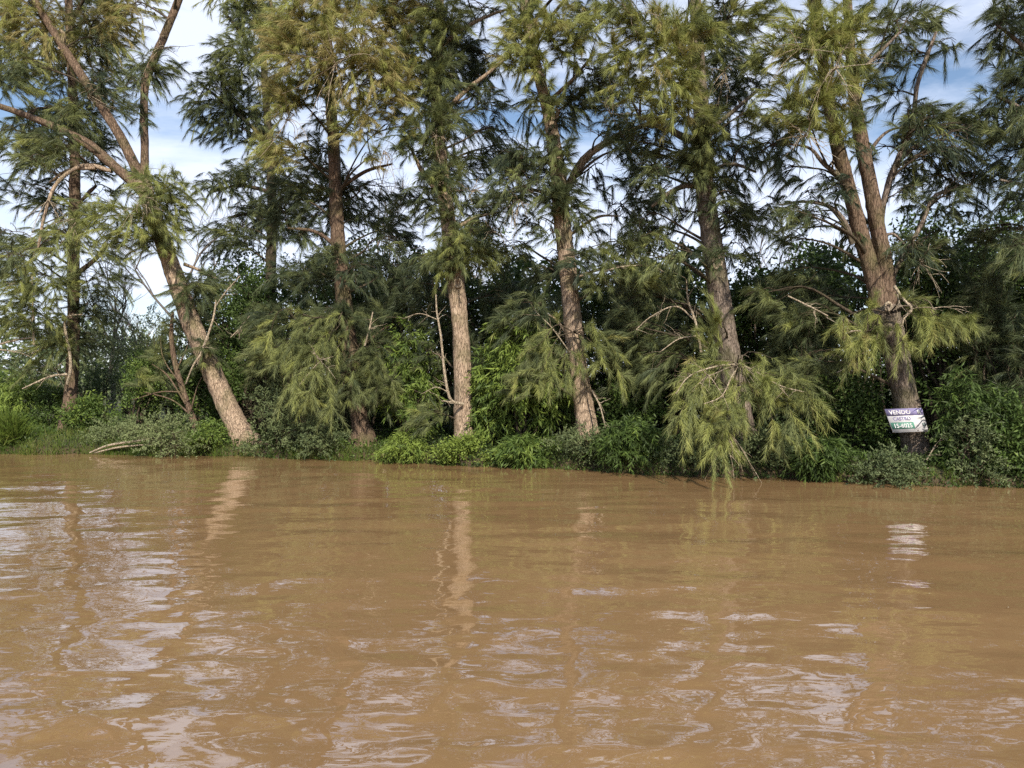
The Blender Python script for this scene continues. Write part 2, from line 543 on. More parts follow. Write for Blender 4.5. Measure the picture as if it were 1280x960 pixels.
def needle_clump(mb_n, mb_t, c, rad, dens, tone, src, droop=0.5, nlen=0.24, nwid=0.0068, per=130, up=0.15, tw=1.0, rw=0.5):
    """tassels of fine drooping needles filling an ellipsoid"""
    area = math.pi * rad[0] * rad[2]
    n = max(5, int(dens * area * 50 * NEEDLE_DENS))
    q = rand_unit(n) * (rng.uniform(0, 1, n) ** 0.5)[:, None] * 0.92
    s0 = c + q * rad
    outw = unit(s0 - (c * 0.6 + src * 0.4) + np.array([0, 0, 0.05]))
    d = unit(outw * 0.8 + rand_unit(n) * 0.7 + np.array([0, 0, up]))
    L = rng.uniform(0.32, 0.78, n) * min(1.0, 0.55 + rad.max() * 0.5)
    k = 4
    t = np.linspace(0, 1, k)[None, :, None]
    path = s0[:, None, :] + d[:, None, :] * L[:, None, None] * (t - 0.5) + np.array([0, 0, -1.0]) * (L * rng.uniform(0.25, 0.9, n) * droop * 1.2)[:, None, None] * t ** 2
    h_ = max(2, n // 2)
    tubes3(mb_t, path[:h_][:, [0, 1, 3]], rng.uniform(0.004, 0.007, h_), np.full(h_, 0.002))
    # needles
    m = per
    tt = rng.uniform(0.05, 1.0, (n, m)) ** 0.8
    ii = tt * (k - 1)
    i0 = np.minimum(ii.astype(int), k - 2)
    fr = (ii - i0)[..., None]
    rows = np.arange(n)[:, None]
    o = path[rows, i0] * (1 - fr) + path[rows, i0 + 1] * fr
    tg = unit(path[rows, i0 + 1] - path[rows, i0])
    dd = tg * tw + rand_unit(n * m).reshape(n, m, 3) * rw + np.array([0, 0, -1.0]) * droop * 0.8
    dd = unit(dd).reshape(-1, 3)
    o = o.reshape(-1, 3)
    tn_ = np.clip(tone + rng.normal(0, 0.12, n)[:, None] + rng.normal(0, 0.06, (n, m)), 0, 1).ravel()
    needles(mb_n, o, dd, rng.uniform(0.55, 1.15, n * m) * nlen, np.full(n * m, nwid) * rng.uniform(0.7, 1.3, n * m), tn_)


def bough(mb_n, mb_t, a, ends, tone, plume=(0.35, 0.75), per=120, nlen=0.19, nwid=0.0062, step=0.10):
    """arching branches from a to each end, hung with long narrow plumes of needles"""
    for e in ends:
        L = np.linalg.norm(e - a)
        m1 = a + (e - a) * 0.35 + np.array([0, 0, rng.uniform(0.02, 0.26) * L]) + rng.normal(0, 0.07 * L, 3)
        m2 = a + (e - a) * 0.72 + np.array([0, 0, rng.uniform(0.02, 0.22) * L]) + rng.normal(0, 0.07 * L, 3)
        p = spline(np.array([a, m1, m2, e]), 12)
        tube(mb_t, p, np.linspace(0.014, 0.004, 12), 5, 0.1)
        n = max(6, int(L / step))
        i = rng.integers(3, 12, n); i[:3] = (11, 11, 10)
        s0 = p[i]
        tg0 = unit(p[np.minimum(i, 11)] - p[i - 1])
        d = unit(tg0 * 0.8 + rand_unit(n) * 0.85 + np.array([0, -0.1, 0.25]))
        l = rng.uniform(*plume, n)
        t = np.linspace(0, 1, 5)[None, :, None]
        path = s0[:, None, :] + d[:, None, :] * (l * rng.uniform(0.55, 0.95, n))[:, None, None] * t + np.array([0, 0, -1.0]) * (l * rng.uniform(0.15, 0.75, n))[:, None, None] * t ** 1.8
        tubes3(mb_t, path[:, [0, 2, 4]], np.full(n, 0.005), np.full(n, 0.002))
        tt = rng.uniform(0.0, 1.0, (n, per)) * 4
        i0 = np.minimum(tt.astype(int), 3); fr = (tt - i0)[..., None]; rows = np.arange(n)[:, None]
        o = path[rows, i0] * (1 - fr) + path[rows, i0 + 1] * fr
        tg = unit(path[rows, i0 + 1] - path[rows, i0])
        dd = unit(tg * 0.95 + rand_unit(n * per).reshape(n, per, 3) * 0.62 + np.array([0, 0, -0.22])).reshape(-1, 3)
        N = n * per
        tn_ = np.clip(tone + np.repeat(rng.normal(0, 0.10, n), per) + rng.normal(0, 0.05, N), 0, 1)
        needles(mb_n, o.reshape(-1, 3), dd, rng.uniform(0.6, 1.2, N) * nlen, rng.uniform(0.7, 1.3, N) * nwid, tn_)


def nearest_on(paths, c):
    """a point on one of the stems from which a limb to c would rise or hang"""
    best = None
    for p, r in paths:
        hd = np.linalg.norm(p[:, :2] - c[:2], axis=1)
        want = c[2] - 0.35 * hd
        cost = np.abs(p[:, 2] - want) + 0.35 * hd
        i = int(cost.argmin())
        if best is None or cost[i] < best[0]:
            best = (cost[i], p[i], r[i])
    return best[1], best[2]


def limb_path(a, c, n=12, sag=0.0):
    d = c - a
    L = np.linalg.norm(d)
    j = rng.normal(0, 0.06 * L, (2, 3)) * np.array([1, 1, 0.6])
    m1 = a + d * 0.35 + np.array([0, 0, 0.10 * L]) + j[0]
    m2 = a + d * 0.7 + np.array([0, 0, 0.10 * L]) + j[1]
    return spline(np.array([a, m1, m2, c]), n)


def needle_tree(name, label, cat, Y, trunk, stems=(), limbs=(), clumps=(), dead=(), twigs=(), bark=None, needle=None, group=None,
                rise=True, twigmat=None, knots=(), per=130, nlen=0.24, topfill=None, veil=None, boughs=(), stem_bark=None):
    bark = bark or M_BARK
    needle = needle or M_NEEDLE
    tr = px_path(trunk, Y)
    base = tr[0, :3].copy()
    base[2] = bank_z(base[0], base[1])
    root = thing(name, base, label, cat, group)
    paths = []
    m = MB()
    paths.append(stem_tube(m, tr, flare=True, bury=max(0.25, tr[0, 2] - base[2] + 0.15)))
    m.build('trunk', bark, root)
    for st in stems:
        m = MB()
        paths.append(stem_tube(m, px_path(st, Y), sides=16))
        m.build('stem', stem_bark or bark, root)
    for lb in limbs:
        m = MB()
        pr = stem_tube(m, px_path(lb, Y), sides=9, step=0.08, rough=0.12)
        paths.append((pr[0][2:], pr[1][2:]))
        m.build('limb', bark, root)
    mn, mt = MB(), MB()
    cl = list(clumps)
    if topfill:                      # the crown goes on above the picture
        n, x0, x1, y0, y1 = topfill
        for _ in range(n):
            cl.append((rng.uniform(x0, x1), rng.uniform(y1, y0), rng.uniform(28, 55), rng.uniform(25, 45), rng.uniform(-2.2, 0.9), rng.uniform(0.6, 1.0), rng.uniform(0.3, 0.8), 0.5, 42, 0.27, 0.015))
    if veil:                         # thin sparse sprays between the dense tufts, leaving the open gaps of sky
        n, x0, x1, y0, y1 = veil
        while n > 0:
            x, yy = rng.uniform(x0, x1), rng.uniform(y0, y1)
            n -= 1
            if any(((x - g[0]) / (g[2] + 14)) ** 2 + ((yy - g[1]) / (g[3] + 10)) ** 2 < 1 for g in GAPS):
                continue
            cl.append((x, yy, rng.uniform(16, 34), rng.uniform(12, 24), rng.uniform(-0.8, 1.2), rng.uniform(0.45, 0.95), rng.uniform(0.10, 0.45), rng.uniform(0.5, 0.9), 60, 0.24, 0.0105))
    for q in cl:
        px, py, rx, ry, dY, dn, tone = q[:7]
        droop = q[7] if len(q) > 7 else 0.5
        pr_, nl_, nw_ = q[8:11] if len(q) > 8 else ((80, 0.25, 0.0090) if tone < 0.36 and dY > 0 else (per, nlen, 0.0068))
        y = Y + dY
        if len(q) <= 8:
            rx, ry = rx * 1.12, ry * 1.12
        c = P(px, py, y)
        rad = np.array([rx * y / FPX, (0.5 * rx + 0.35 * ry) * y / FPX, ry * y / FPX])
        a, ar = nearest_on(paths, c)
        cc = c + np.array([0, 0, 0.25 * rad[2]])
        lp = limb_path(a, cc)
        dist = np.linalg.norm(cc - a)
        if dist > 0.25:
            r0 = min(ar * 0.5, 0.012 + 0.014 * dist)
            m = MB()
            tube(m, lp, np.linspace(r0, 0.006, len(lp)), 7, 0.1)
            m.build('limb', twigmat or M_TWIG, root)
        # secondary branches from the limb into the clump
        ns = int(4 + 7 * rad[0])
        e = c + rand_unit(ns) * rad * 0.85
        st = lp[rng.integers(len(lp) // 2, len(lp), ns)]
        t = np.linspace(0, 1, 5)[None, :, None]
        pa = st[:, None, :] * (1 - t) + e[:, None, :] * t + np.array([0, 0, 1.0]) * (np.linalg.norm(e - st, axis=1) * rng.uniform(0.05, 0.28, ns))[:, None, None] * (4 * t * (1 - t))
        pa = pa + rng.normal(0, 0.018, pa.shape) * (t * (1 - t) * 4)
        tubes3(mt, pa, np.full(ns, 0.012), np.full(ns, 0.004))
        needle_clump(mn, mt, c, rad, dn, tone, a, droop, per=pr_, nlen=nl_, nwid=nw_)
    for (ax_, ay_, ad_, tone_, pl_, ends_) in boughs:
        bough(mn, mt, P(ax_, ay_, Y + ad_), [P(e[0], e[1], Y + e[2]) for e in ends_], tone_, pl_)
    mn.build('crown', needle, root, kind='stuff', smooth=False)
    mt.build('twigs', twigmat or M_TWIG, root, kind='stuff')
    for db in dead:
        m = MB()
        dp, dr = stem_tube(m, px_path([(q[0], q[1], q[2] * 0.72, *q[3:]) for q in db], Y), sides=8, step=0.06, rough=0.14)
        k_ = int(4 + len(dp) * 0.28)
        ii_ = rng.integers(max(1, len(dp) // 4), len(dp), k_)
        dv = unit(rand_unit(k_) * np.array([1, 0.8, 0.8]) + unit(dp[ii_] - dp[np.maximum(ii_ - 2, 0)]) * 0.7)
        ln_ = rng.uniform(0.10, 0.42, k_)
        t_ = np.linspace(0, 1, 6)[None, :, None]
        tp_ = dp[ii_][:, None, :] + dv[:, None, :] * ln_[:, None, None] * t_ + np.cumsum(rng.normal(0, 0.012, (k_, 6, 3)), axis=1)
        tp_[:, 0] = dp[ii_]
        tubes3(m, tp_, np.minimum(dr[ii_] * 0.7, 0.009), np.full(k_, 0.002))
        m.build('dead_branch', M_DEAD, root)
    if twigs:
        m = MB()
        for (px, py, dY, n, ln, ax, az) in [(*w[:3], max(5, int(w[3] * 1.0)), *w[4:]) for w in twigs]:   # sprays of bare pale twigs
            c = P(px, py, Y + dY)
            d = unit(rand_unit(n) * 0.75 + np.array([ax, -0.35, az]))
            L = rng.uniform(0.5, 1.1, n) * ln
            t = np.linspace(0, 1, 8)[None, :, None]
            wob = np.cumsum(np.cumsum(rng.normal(0, 0.02, (n, 8, 3)), axis=1), axis=1) * ln * 0.8
            pa = c + d[:, None, :] * L[:, None, None] * t + np.array([0, 0, -1.0]) * (L * rng.uniform(0.0, 0.6, n))[:, None, None] * t ** 2 + wob
            tubes3(m, pa, np.full(n, 0.010), np.full(n, 0.003))
            # forks
            s2 = pa[:, 4]
            d2 = unit(d + rand_unit(n) * 0.9)
            p2 = s2[:, None, :] + d2[:, None, :] * (L * 0.45)[:, None, None] * t + np.array([0, 0, -0.3]) * (L * 0.5)[:, None, None] * t ** 2
            tubes3(m, p2, np.full(n, 0.006), np.full(n, 0.002))
        m.build('bare_twigs', M_DEAD, root, kind='stuff')
    for (px, py, rpx) in knots:      # a ring of callus round a lost branch, on the side facing the river
        y = Y - 0.0
        p0 = P(px, py, y)
        i = int(np.abs(paths[0][0][:, 2] - p0[2]).argmin())
        tp, trd = paths[0][0][i], paths[0][1][i]
        dx = np.clip((p0[0] - tp[0]), -trd * 0.8, trd * 0.8)
        c = np.array([tp[0] + dx, tp[1] - math.sqrt(max(trd ** 2 - dx ** 2, 1e-4)) * 0.98, tp[2]])
        R = rpx * y / FPX
        th = np.linspace(0, 2 * math.pi, 15)
        ring = c + np.stack([np.cos(th) * R * 0.8, np.zeros(15), np.sin(th) * R], -1)
        m = MB()
        tube(m, ring, np.full(15, R * 0.38), 7, 0.12, cap=False)
        m.build('knot', M_DEAD, root)
    return root


G_CAS = 'casuarina trees along the river bank'

# left, set back from the water
needle_tree('casuarina_tree', 'casuarina at the far left with a reddish trunk foot and pale dead branch', 'tree', 20.4,
            [(86, 540, 25), (88, 500, 20), (91, 450, 18), (92, 380, 17), (92, 300, 17), (94, 200, 15), (90, 100, 13), (86, 0, 11), (82, -130, 7)],
            limbs=[[(92, 345, 8), (118, 325, 6), (135, 305, 4)], [(93, 260, 6), (120, 232, 4)], [(92, 300, 6), (65, 285, 4), (40, 290, 3)], [(92, 180, 6), (55, 195, 4), (20, 205, 3)]],
            clumps=[(45, 350, 50, 32, -.9, 1.0, .62), (35, 395, 45, 28, -.9, .9, .62), (60, 425, 42, 22, -.6, .8, .55), (118, 385, 30, 32, .4, .9, .28), (100, 425, 40, 22, .3, .8, .35),
                    (15, 330, 30, 30, -.5, .6, .5), (65, 300, 45, 20, -.5, .7, .55), (130, 350, 40, 20, 0, .6, .45), (25, 235, 40, 22, 0, .5, .3), (60, 255, 40, 18, .2, .5, .4),
                    (10, 60, 45, 45, .5, .7, .45), (100, 140, 40, 35, .8, .6, .35), (75, 90, 45, 30, .6, .7, .5), (110, 15, 50, 35, .6, .7, .5), (40, 460, 35, 16, -.3, .5, .5),
                    (120, 180, 30, 25, .6, .5, .3), (50, 160, 40, 30, .5, .7, .4), (130, 90, 35, 30, .5, .6, .45)],
            dead=[[(84, 480, 5, -.5), (88, 462, 6, -.6), (87, 440, 6, -.6), (82, 415, 5, -.6), (82, 398, 5, -.6), (92, 394, 3, -.6), (104, 393, 2, -.6)],
                  [(84, 468, 5, -.6), (65, 470, 4, -.8), (45, 478, 3, -1.0), (28, 486, 2, -1.1)],
                  [(42, 395, 4, -1.1), (42, 430, 4, -1.1), (40, 345, 2, -1.1)], [(0, 430, 4, -1.1), (25, 424, 3, -1.1), (42, 422, 3, -1.1)], [(0, 437, 3, -1.1), (22, 440, 2, -1.1), (36, 445, 2, -1.1)]],
            twigs=[(70, 462, -.5, 6, .5, .2, .3), (30, 350, -1, 9, .7, 0, -.1), (60, 300, -.6, 8, .7, .2, 0)], bark=M_BARK_R, group=G_CAS, veil=(17, 0, 150, 120, 330), topfill=(9, -20, 190, -30, -165))

# leaning tree
needle_tree('casuarina_tree', 'leaning casuarina whose pale trunk forks into three big stems over the left bank', 'tree', 18.3,
            [(308, 556, 34), (292, 524, 33), (272, 480, 31), (254, 438, 29), (232, 385, 29), (207, 312, 26), (187, 255, 24), (179, 226, 22)],
            stems=[[(180, 238, 14), (181, 190, 12), (180, 150, 12), (183, 100, 12), (205, 45, 12), (227, -10, 11), (250, -90, 9)],
                   [(183, 240, 17), (155, 180, 15), (125, 130, 14), (98, 88, 13), (70, 45, 12), (40, -5, 11), (5, -60, 9)],
                   [(184, 245, 17), (150, 214, 15), (112, 182, 15), (78, 163, 12), (40, 147, 10), (0, 133, 9), (-60, 118, 7)]],
            limbs=[[(140, 214, 7), (105, 207, 7), (72, 228, 5, -.4), (56, 268, 4, -.5), (48, 310, 3, -.5)], [(120, 210, 5), (85, 213, 4), (62, 228, 3)],
                   [(230, 330, 5), (250, 338, 4), (270, 348, 3)], [(75, 62, 8), (80, 45, 7), (76, 38, 4)]],
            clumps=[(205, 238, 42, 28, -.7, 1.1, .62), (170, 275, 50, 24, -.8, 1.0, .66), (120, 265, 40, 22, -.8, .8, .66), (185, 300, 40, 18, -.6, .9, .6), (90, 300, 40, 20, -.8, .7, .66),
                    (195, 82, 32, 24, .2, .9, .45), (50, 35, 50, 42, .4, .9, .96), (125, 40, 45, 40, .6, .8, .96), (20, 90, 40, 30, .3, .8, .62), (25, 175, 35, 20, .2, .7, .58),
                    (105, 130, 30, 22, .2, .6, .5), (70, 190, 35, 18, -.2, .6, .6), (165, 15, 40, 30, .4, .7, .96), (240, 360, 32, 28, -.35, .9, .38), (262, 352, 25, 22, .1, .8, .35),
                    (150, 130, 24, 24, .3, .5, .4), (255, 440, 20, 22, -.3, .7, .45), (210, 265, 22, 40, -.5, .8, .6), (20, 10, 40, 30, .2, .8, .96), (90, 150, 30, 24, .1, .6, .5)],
            stem_bark=M_BARK_R, dead=[[(270, 375, 3, -.5), (266, 400, 4, -.6), (252, 440, 4, -.7), (247, 448, 4, -.7), (240, 460, 3, -.7), (232, 480, 2, -.7)], [(312, 395, 2, -.3), (300, 410, 2.5, -.4), (288, 422, 2, -.4)],
                  [(268, 385, 2.5, -.5), (282, 365, 2, -.5), (300, 345, 1.5, -.5)]],
            twigs=[(175, 255, -1.0, 16, .8, .2, 0), (200, 60, -.3, 8, .7, 0, .2), (110, 120, -.2, 8, .8, .3, .2), (95, 275, -.8, 12, .7, -.2, -.3), (60, 250, -.5, 8, .7, 0, -.4)],
            group=G_CAS, veil=(23, 0, 230, 40, 330), topfill=(10, -20, 300, -40, -230))

# pine behind
needle_tree('pine_tree', 'slim dark pine rising behind the gap between the leaning tree and the next trunk', 'tree', 22.5,
            [(340, 500, 17), (338, 400, 16), (339, 330, 16), (340, 270, 15), (338, 200, 13), (333, 130, 11), (328, 50, 9), (322, -60, 6)],
            limbs=[[(339, 285, 7), (315, 268, 5), (285, 272, 3)], [(339, 240, 6), (300, 232, 4), (265, 240, 3)], [(338, 180, 6), (305, 150, 5), (270, 120, 4), (250, 105, 3)], [(330, 80, 7), (300, 40, 5), (280, 15, 4)]],
            clumps=[(300, 70, 36, 34, -.2, 1.1, .55), (275, 100, 32, 28, -.3, 1.0, .5), (250, 125, 22, 32, -.2, .7, .35, .8), (300, 135, 35, 30, .2, 1.0, .3), (285, 165, 22, 22, 0, .6, .3, .8),
                    (310, 215, 30, 20, 0, 1.0, .35), (285, 235, 26, 14, 0, .9, .45), (315, 262, 30, 12, 0, .9, .4), (278, 285, 34, 12, -.3, .9, .4), (300, 300, 30, 14, -.1, .9, .3), (360, 240, 30, 18, 0, .8, .3),
                    (365, 290, 35, 16, 0, .9, .3), (320, 20, 30, 34, .2, 1.0, .5), (340, 110, 30, 30, .3, .9, .35), (330, 175, 28, 22, .3, .8, .3), (305, 10, 25, 25, 0, .8, .5)],
            bark=M_BARK_D, needle=M_NEEDLE, veil=(17, 255, 390, 120, 320), topfill=(7, 280, 370, -20, -180))

needle_tree('casuarina_tree', 'straight brown casuarina with a broad olive drooping crown and feathery boughs down to its foot', 'tree', 17.4,
            [(453, 545, 27), (446, 500, 26), (438, 440, 25), (431, 385, 24), (424, 320, 23), (420, 260, 21), (417, 180, 18), (412, 100, 15), (408, 0, 12), (404, -140, 7)],
            limbs=[[(424, 310, 6), (395, 290, 5), (360, 285, 3)], [(420, 240, 6), (455, 215, 5), (490, 205, 3)], [(414, 130, 8), (450, 90, 6), (490, 60, 4)], [(412, 90, 8), (375, 50, 6), (345, 20, 4)],
                   [(440, 450, 5), (468, 420, 4), (490, 405, 3)], [(385, -20, 9), (362, 20, 9), (348, 42, 7), (338, 0, 4)]],
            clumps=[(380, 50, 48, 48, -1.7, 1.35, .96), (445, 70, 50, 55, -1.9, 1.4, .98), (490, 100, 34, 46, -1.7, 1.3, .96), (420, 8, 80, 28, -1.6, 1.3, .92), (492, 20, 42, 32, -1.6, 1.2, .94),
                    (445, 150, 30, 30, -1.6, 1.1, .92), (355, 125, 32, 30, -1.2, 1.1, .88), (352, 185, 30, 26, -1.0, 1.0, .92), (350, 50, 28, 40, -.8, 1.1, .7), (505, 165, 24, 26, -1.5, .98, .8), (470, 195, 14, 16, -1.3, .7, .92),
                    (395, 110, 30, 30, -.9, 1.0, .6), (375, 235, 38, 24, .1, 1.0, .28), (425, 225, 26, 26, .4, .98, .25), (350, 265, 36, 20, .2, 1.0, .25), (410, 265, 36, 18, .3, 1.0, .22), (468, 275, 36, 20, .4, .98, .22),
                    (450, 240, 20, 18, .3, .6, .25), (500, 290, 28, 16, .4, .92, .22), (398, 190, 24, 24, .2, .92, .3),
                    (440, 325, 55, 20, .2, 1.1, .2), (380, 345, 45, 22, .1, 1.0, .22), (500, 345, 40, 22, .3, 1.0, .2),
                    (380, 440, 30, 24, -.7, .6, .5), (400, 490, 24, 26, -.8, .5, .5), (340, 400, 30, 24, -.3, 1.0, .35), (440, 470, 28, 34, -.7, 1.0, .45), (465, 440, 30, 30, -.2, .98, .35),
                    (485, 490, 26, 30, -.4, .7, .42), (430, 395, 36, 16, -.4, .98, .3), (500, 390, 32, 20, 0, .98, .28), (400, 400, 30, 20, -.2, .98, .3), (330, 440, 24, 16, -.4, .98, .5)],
            dead=[[(456, 432, 3.5, -.5), (462, 410, 3, -.6), (466, 390, 2, -.6)]],
            twigs=[(420, 80, -2.3, 12, .92, -.2, -.2), (360, 150, -1.4, 10, .7, .2, -.3), (400, 450, -1.4, 8, .6, -.1, .1), (480, 190, -1.7, 8, .6, .2, -.4), (535, 170, -1.3, 8, .5, .2, -.3)],
            bark=M_BARK_R, group=G_CAS, veil=(23, 330, 520, 150, 340), boughs=[(428, 392, -.3, .60, (.3, .6), [(335, 425, -1.0), (350, 455, -1.2), (368, 480, -1.4), (385, 500, -1.5), (400, 470, -1.3), (415, 510, -1.3), (370, 430, -1.0), (392, 440, -1.2), (410, 430, -1.0), (355, 490, -1.3)]), (438, 440, -.3, .5, (.3, .55), [(475, 450, -.7), (490, 475, -.8), (470, 490, -.8), (500, 450, -.5)])], topfill=(9, 330, 500, -30, -165))

needle_tree('casuarina_tree', 'casuarina with a pale sunlit bare trunk below a tuft, bright green bush at its foot', 'tree', 16.3,
            [(581, 562, 31), (580, 520, 30), (578, 460, 28), (575, 410, 26), (571, 370, 27), (568, 340, 29), (561, 280, 24), (553, 220, 22), (546, 140, 18), (547, 60, 15), (552, -40, 12), (557, -160, 7)],
            limbs=[[(556, 250, 14), (542, 232, 12), (526, 212, 6), (515, 186, 2)], [(548, 150, 9), (580, 115, 7), (612, 90, 5), (640, 66, 3)], [(548, 60, 8), (580, 35, 6), (615, 18, 4), (640, 10, 3)], [(550, 130, 7), (520, 110, 5), (500, 110, 3)],
                   [(562, 290, 6), (595, 272, 4), (625, 265, 3)]],
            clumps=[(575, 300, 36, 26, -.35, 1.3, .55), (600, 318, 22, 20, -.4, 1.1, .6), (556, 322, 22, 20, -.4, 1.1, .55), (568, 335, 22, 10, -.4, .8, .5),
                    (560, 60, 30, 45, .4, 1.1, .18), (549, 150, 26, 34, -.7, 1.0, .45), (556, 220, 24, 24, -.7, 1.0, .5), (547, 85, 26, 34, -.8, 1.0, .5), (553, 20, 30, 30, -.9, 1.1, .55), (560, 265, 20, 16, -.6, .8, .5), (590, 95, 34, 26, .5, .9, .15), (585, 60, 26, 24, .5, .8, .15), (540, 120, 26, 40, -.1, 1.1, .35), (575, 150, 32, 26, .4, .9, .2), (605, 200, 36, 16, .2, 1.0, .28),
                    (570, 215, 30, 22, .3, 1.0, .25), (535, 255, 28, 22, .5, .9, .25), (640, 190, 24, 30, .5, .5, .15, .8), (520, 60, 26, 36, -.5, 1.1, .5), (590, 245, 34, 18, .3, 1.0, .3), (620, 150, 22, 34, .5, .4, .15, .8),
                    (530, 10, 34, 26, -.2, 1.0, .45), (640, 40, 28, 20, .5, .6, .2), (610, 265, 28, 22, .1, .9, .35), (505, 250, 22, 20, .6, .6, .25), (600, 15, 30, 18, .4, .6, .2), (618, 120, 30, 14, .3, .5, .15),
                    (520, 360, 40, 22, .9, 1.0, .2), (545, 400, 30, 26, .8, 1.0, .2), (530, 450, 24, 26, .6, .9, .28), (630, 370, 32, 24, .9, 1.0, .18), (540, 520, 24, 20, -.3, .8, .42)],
            dead=[[(579, 505, 6, -.3), (566, 502, 6, -.45), (560, 490, 6, -.5), (555, 460, 5, -.5), (551, 420, 4, -.5), (546, 390, 3.5, -.5), (545, 368, 2.5, -.5)], [(566, 503, 4, -.45), (554, 501, 2, -.6)],
                  [(560, 490, 2, -.5), (545, 484, 1.6, -.6), (528, 492, 1.2, -.7)], [(548, 400, 2, -.5), (525, 392, 1.6, -.5), (505, 398, 1.2, -.5)]],
            twigs=[(615, 290, -.7, 10, .6, .2, .0), (545, 170, -.8, 10, .6, .1, -.2), (590, 240, -.2, 8, .6, .3, 0)],
            knots=[(573, 357, 5)], group=G_CAS, veil=(27, 490, 660, 60, 340), topfill=(9, 490, 640, -30, -165))

needle_tree('casuarina_tree', 'casuarina with a light brown trunk, a limb bent right and feathery boughs across its middle', 'tree', 15.5,
            [(736, 556, 33), (731, 520, 31), (724, 470, 29), (716, 400, 28), (710, 340, 27), (703, 280, 26), (697, 215, 25), (687, 150, 20), (674, 95, 17), (662, 45, 15), (652, -20, 12), (640, -140, 7)],
            limbs=[[(706, 240, 13), (728, 202, 13), (752, 182, 11), (785, 163, 8), (830, 152, 5)], [(690, 160, 6), (698, 138, 7), (694, 136, 4)], [(700, 250, 7), (670, 238, 5), (640, 240, 3)], [(704, 300, 5), (745, 272, 4), (775, 270, 2)],
                   [(682, 130, 6), (715, 100, 5), (740, 70, 3)], [(712, 350, 5), (755, 335, 4), (800, 330, 3)], [(722, 450, 4), (700, 405, 3), (680, 390, 2)]],
            clumps=[(648, 62, 26, 34, -.9, 1.2, .8), (690, 30, 34, 26, -1, 1.2, .8), (735, 22, 38, 26, -1, 1.1, .75), (715, 60, 26, 26, -.8, 1.0, .7), (655, 15, 34, 22, -.8, 1.1, .75),
                    (694, 190, 26, 26, -.4, 1.2, .42), (682, 125, 20, 24, -.7, .9, .6), (668, 75, 24, 26, -.9, 1.1, .75), (765, 165, 22, 16, -.6, .9, .5), (700, 245, 32, 22, -.4, 1.2, .38), (660, 212, 34, 14, 0, 1.0, .32), (645, 245, 30, 16, .1, 1.0, .3), (722, 262, 22, 18, -.2, .9, .35), (745, 95, 34, 28, .1, 1.0, .5), (725, 125, 26, 20, .2, .8, .35),
                    (765, 130, 30, 22, .2, .8, .4), (755, 215, 34, 30, .6, .35, .12, .8), (730, 290, 26, 20, .5, .5, .15, .8), (775, 260, 34, 26, .6, .35, .12, .8), (670, 280, 24, 20, .6, .6, .2), (660, 130, 18, 34, .3, .4, .25, .8),
                    (800, 345, 40, 15, -.7, 1.2, .5), (755, 352, 30, 13, -.6, 1.0, .5), (665, 385, 30, 24, .1, 1.0, .32), (640, 400, 26, 26, .2, 1.0, .35), (680, 340, 30, 18, .4, 1.0, .2),
                    (672, 445, 26, 18, -.3, .6, .48), (655, 475, 20, 26, -.2, .6, .5)],
            dead=[[(740, 488, 3.5, -.4), (750, 508, 3, -.6), (757, 535, 2, -.7)], [(752, 340, 3, -.8), (780, 333, 2.5, -.9), (815, 333, 2, -.9), (830, 340, 1.3, -.9)], [(712, 440, 2.5, -.3), (690, 410, 2, -.4), (672, 392, 1.4, -.4)]],
            twigs=[(760, 170, -.4, 14, .7, .1, -.2), (765, 145, -.5, 10, .7, .3, .3), (650, 250, -.4, 10, .6, -.2, -.2), (765, 30, -1.2, 7, .6, .2, .2)],
            group=G_CAS, veil=(37, 630, 830, 110, 330), boughs=[(716, 415, -.3, .62, (.25, .5), [(660, 440, -.7), (648, 470, -.7), (670, 480, -.8), (690, 470, -.8), (745, 432, -.8), (768, 440, -.8), (778, 470, -.8), (755, 455, -.8), (725, 455, -.7), (708, 470, -.7)]), (704, 320, -.3, .5, (.2, .4), [(760, 325, -.9), (800, 322, -1.0), (835, 335, -1.0), (785, 335, -.9), (750, 335, -.7)])], topfill=(9, 600, 790, -30, -165))

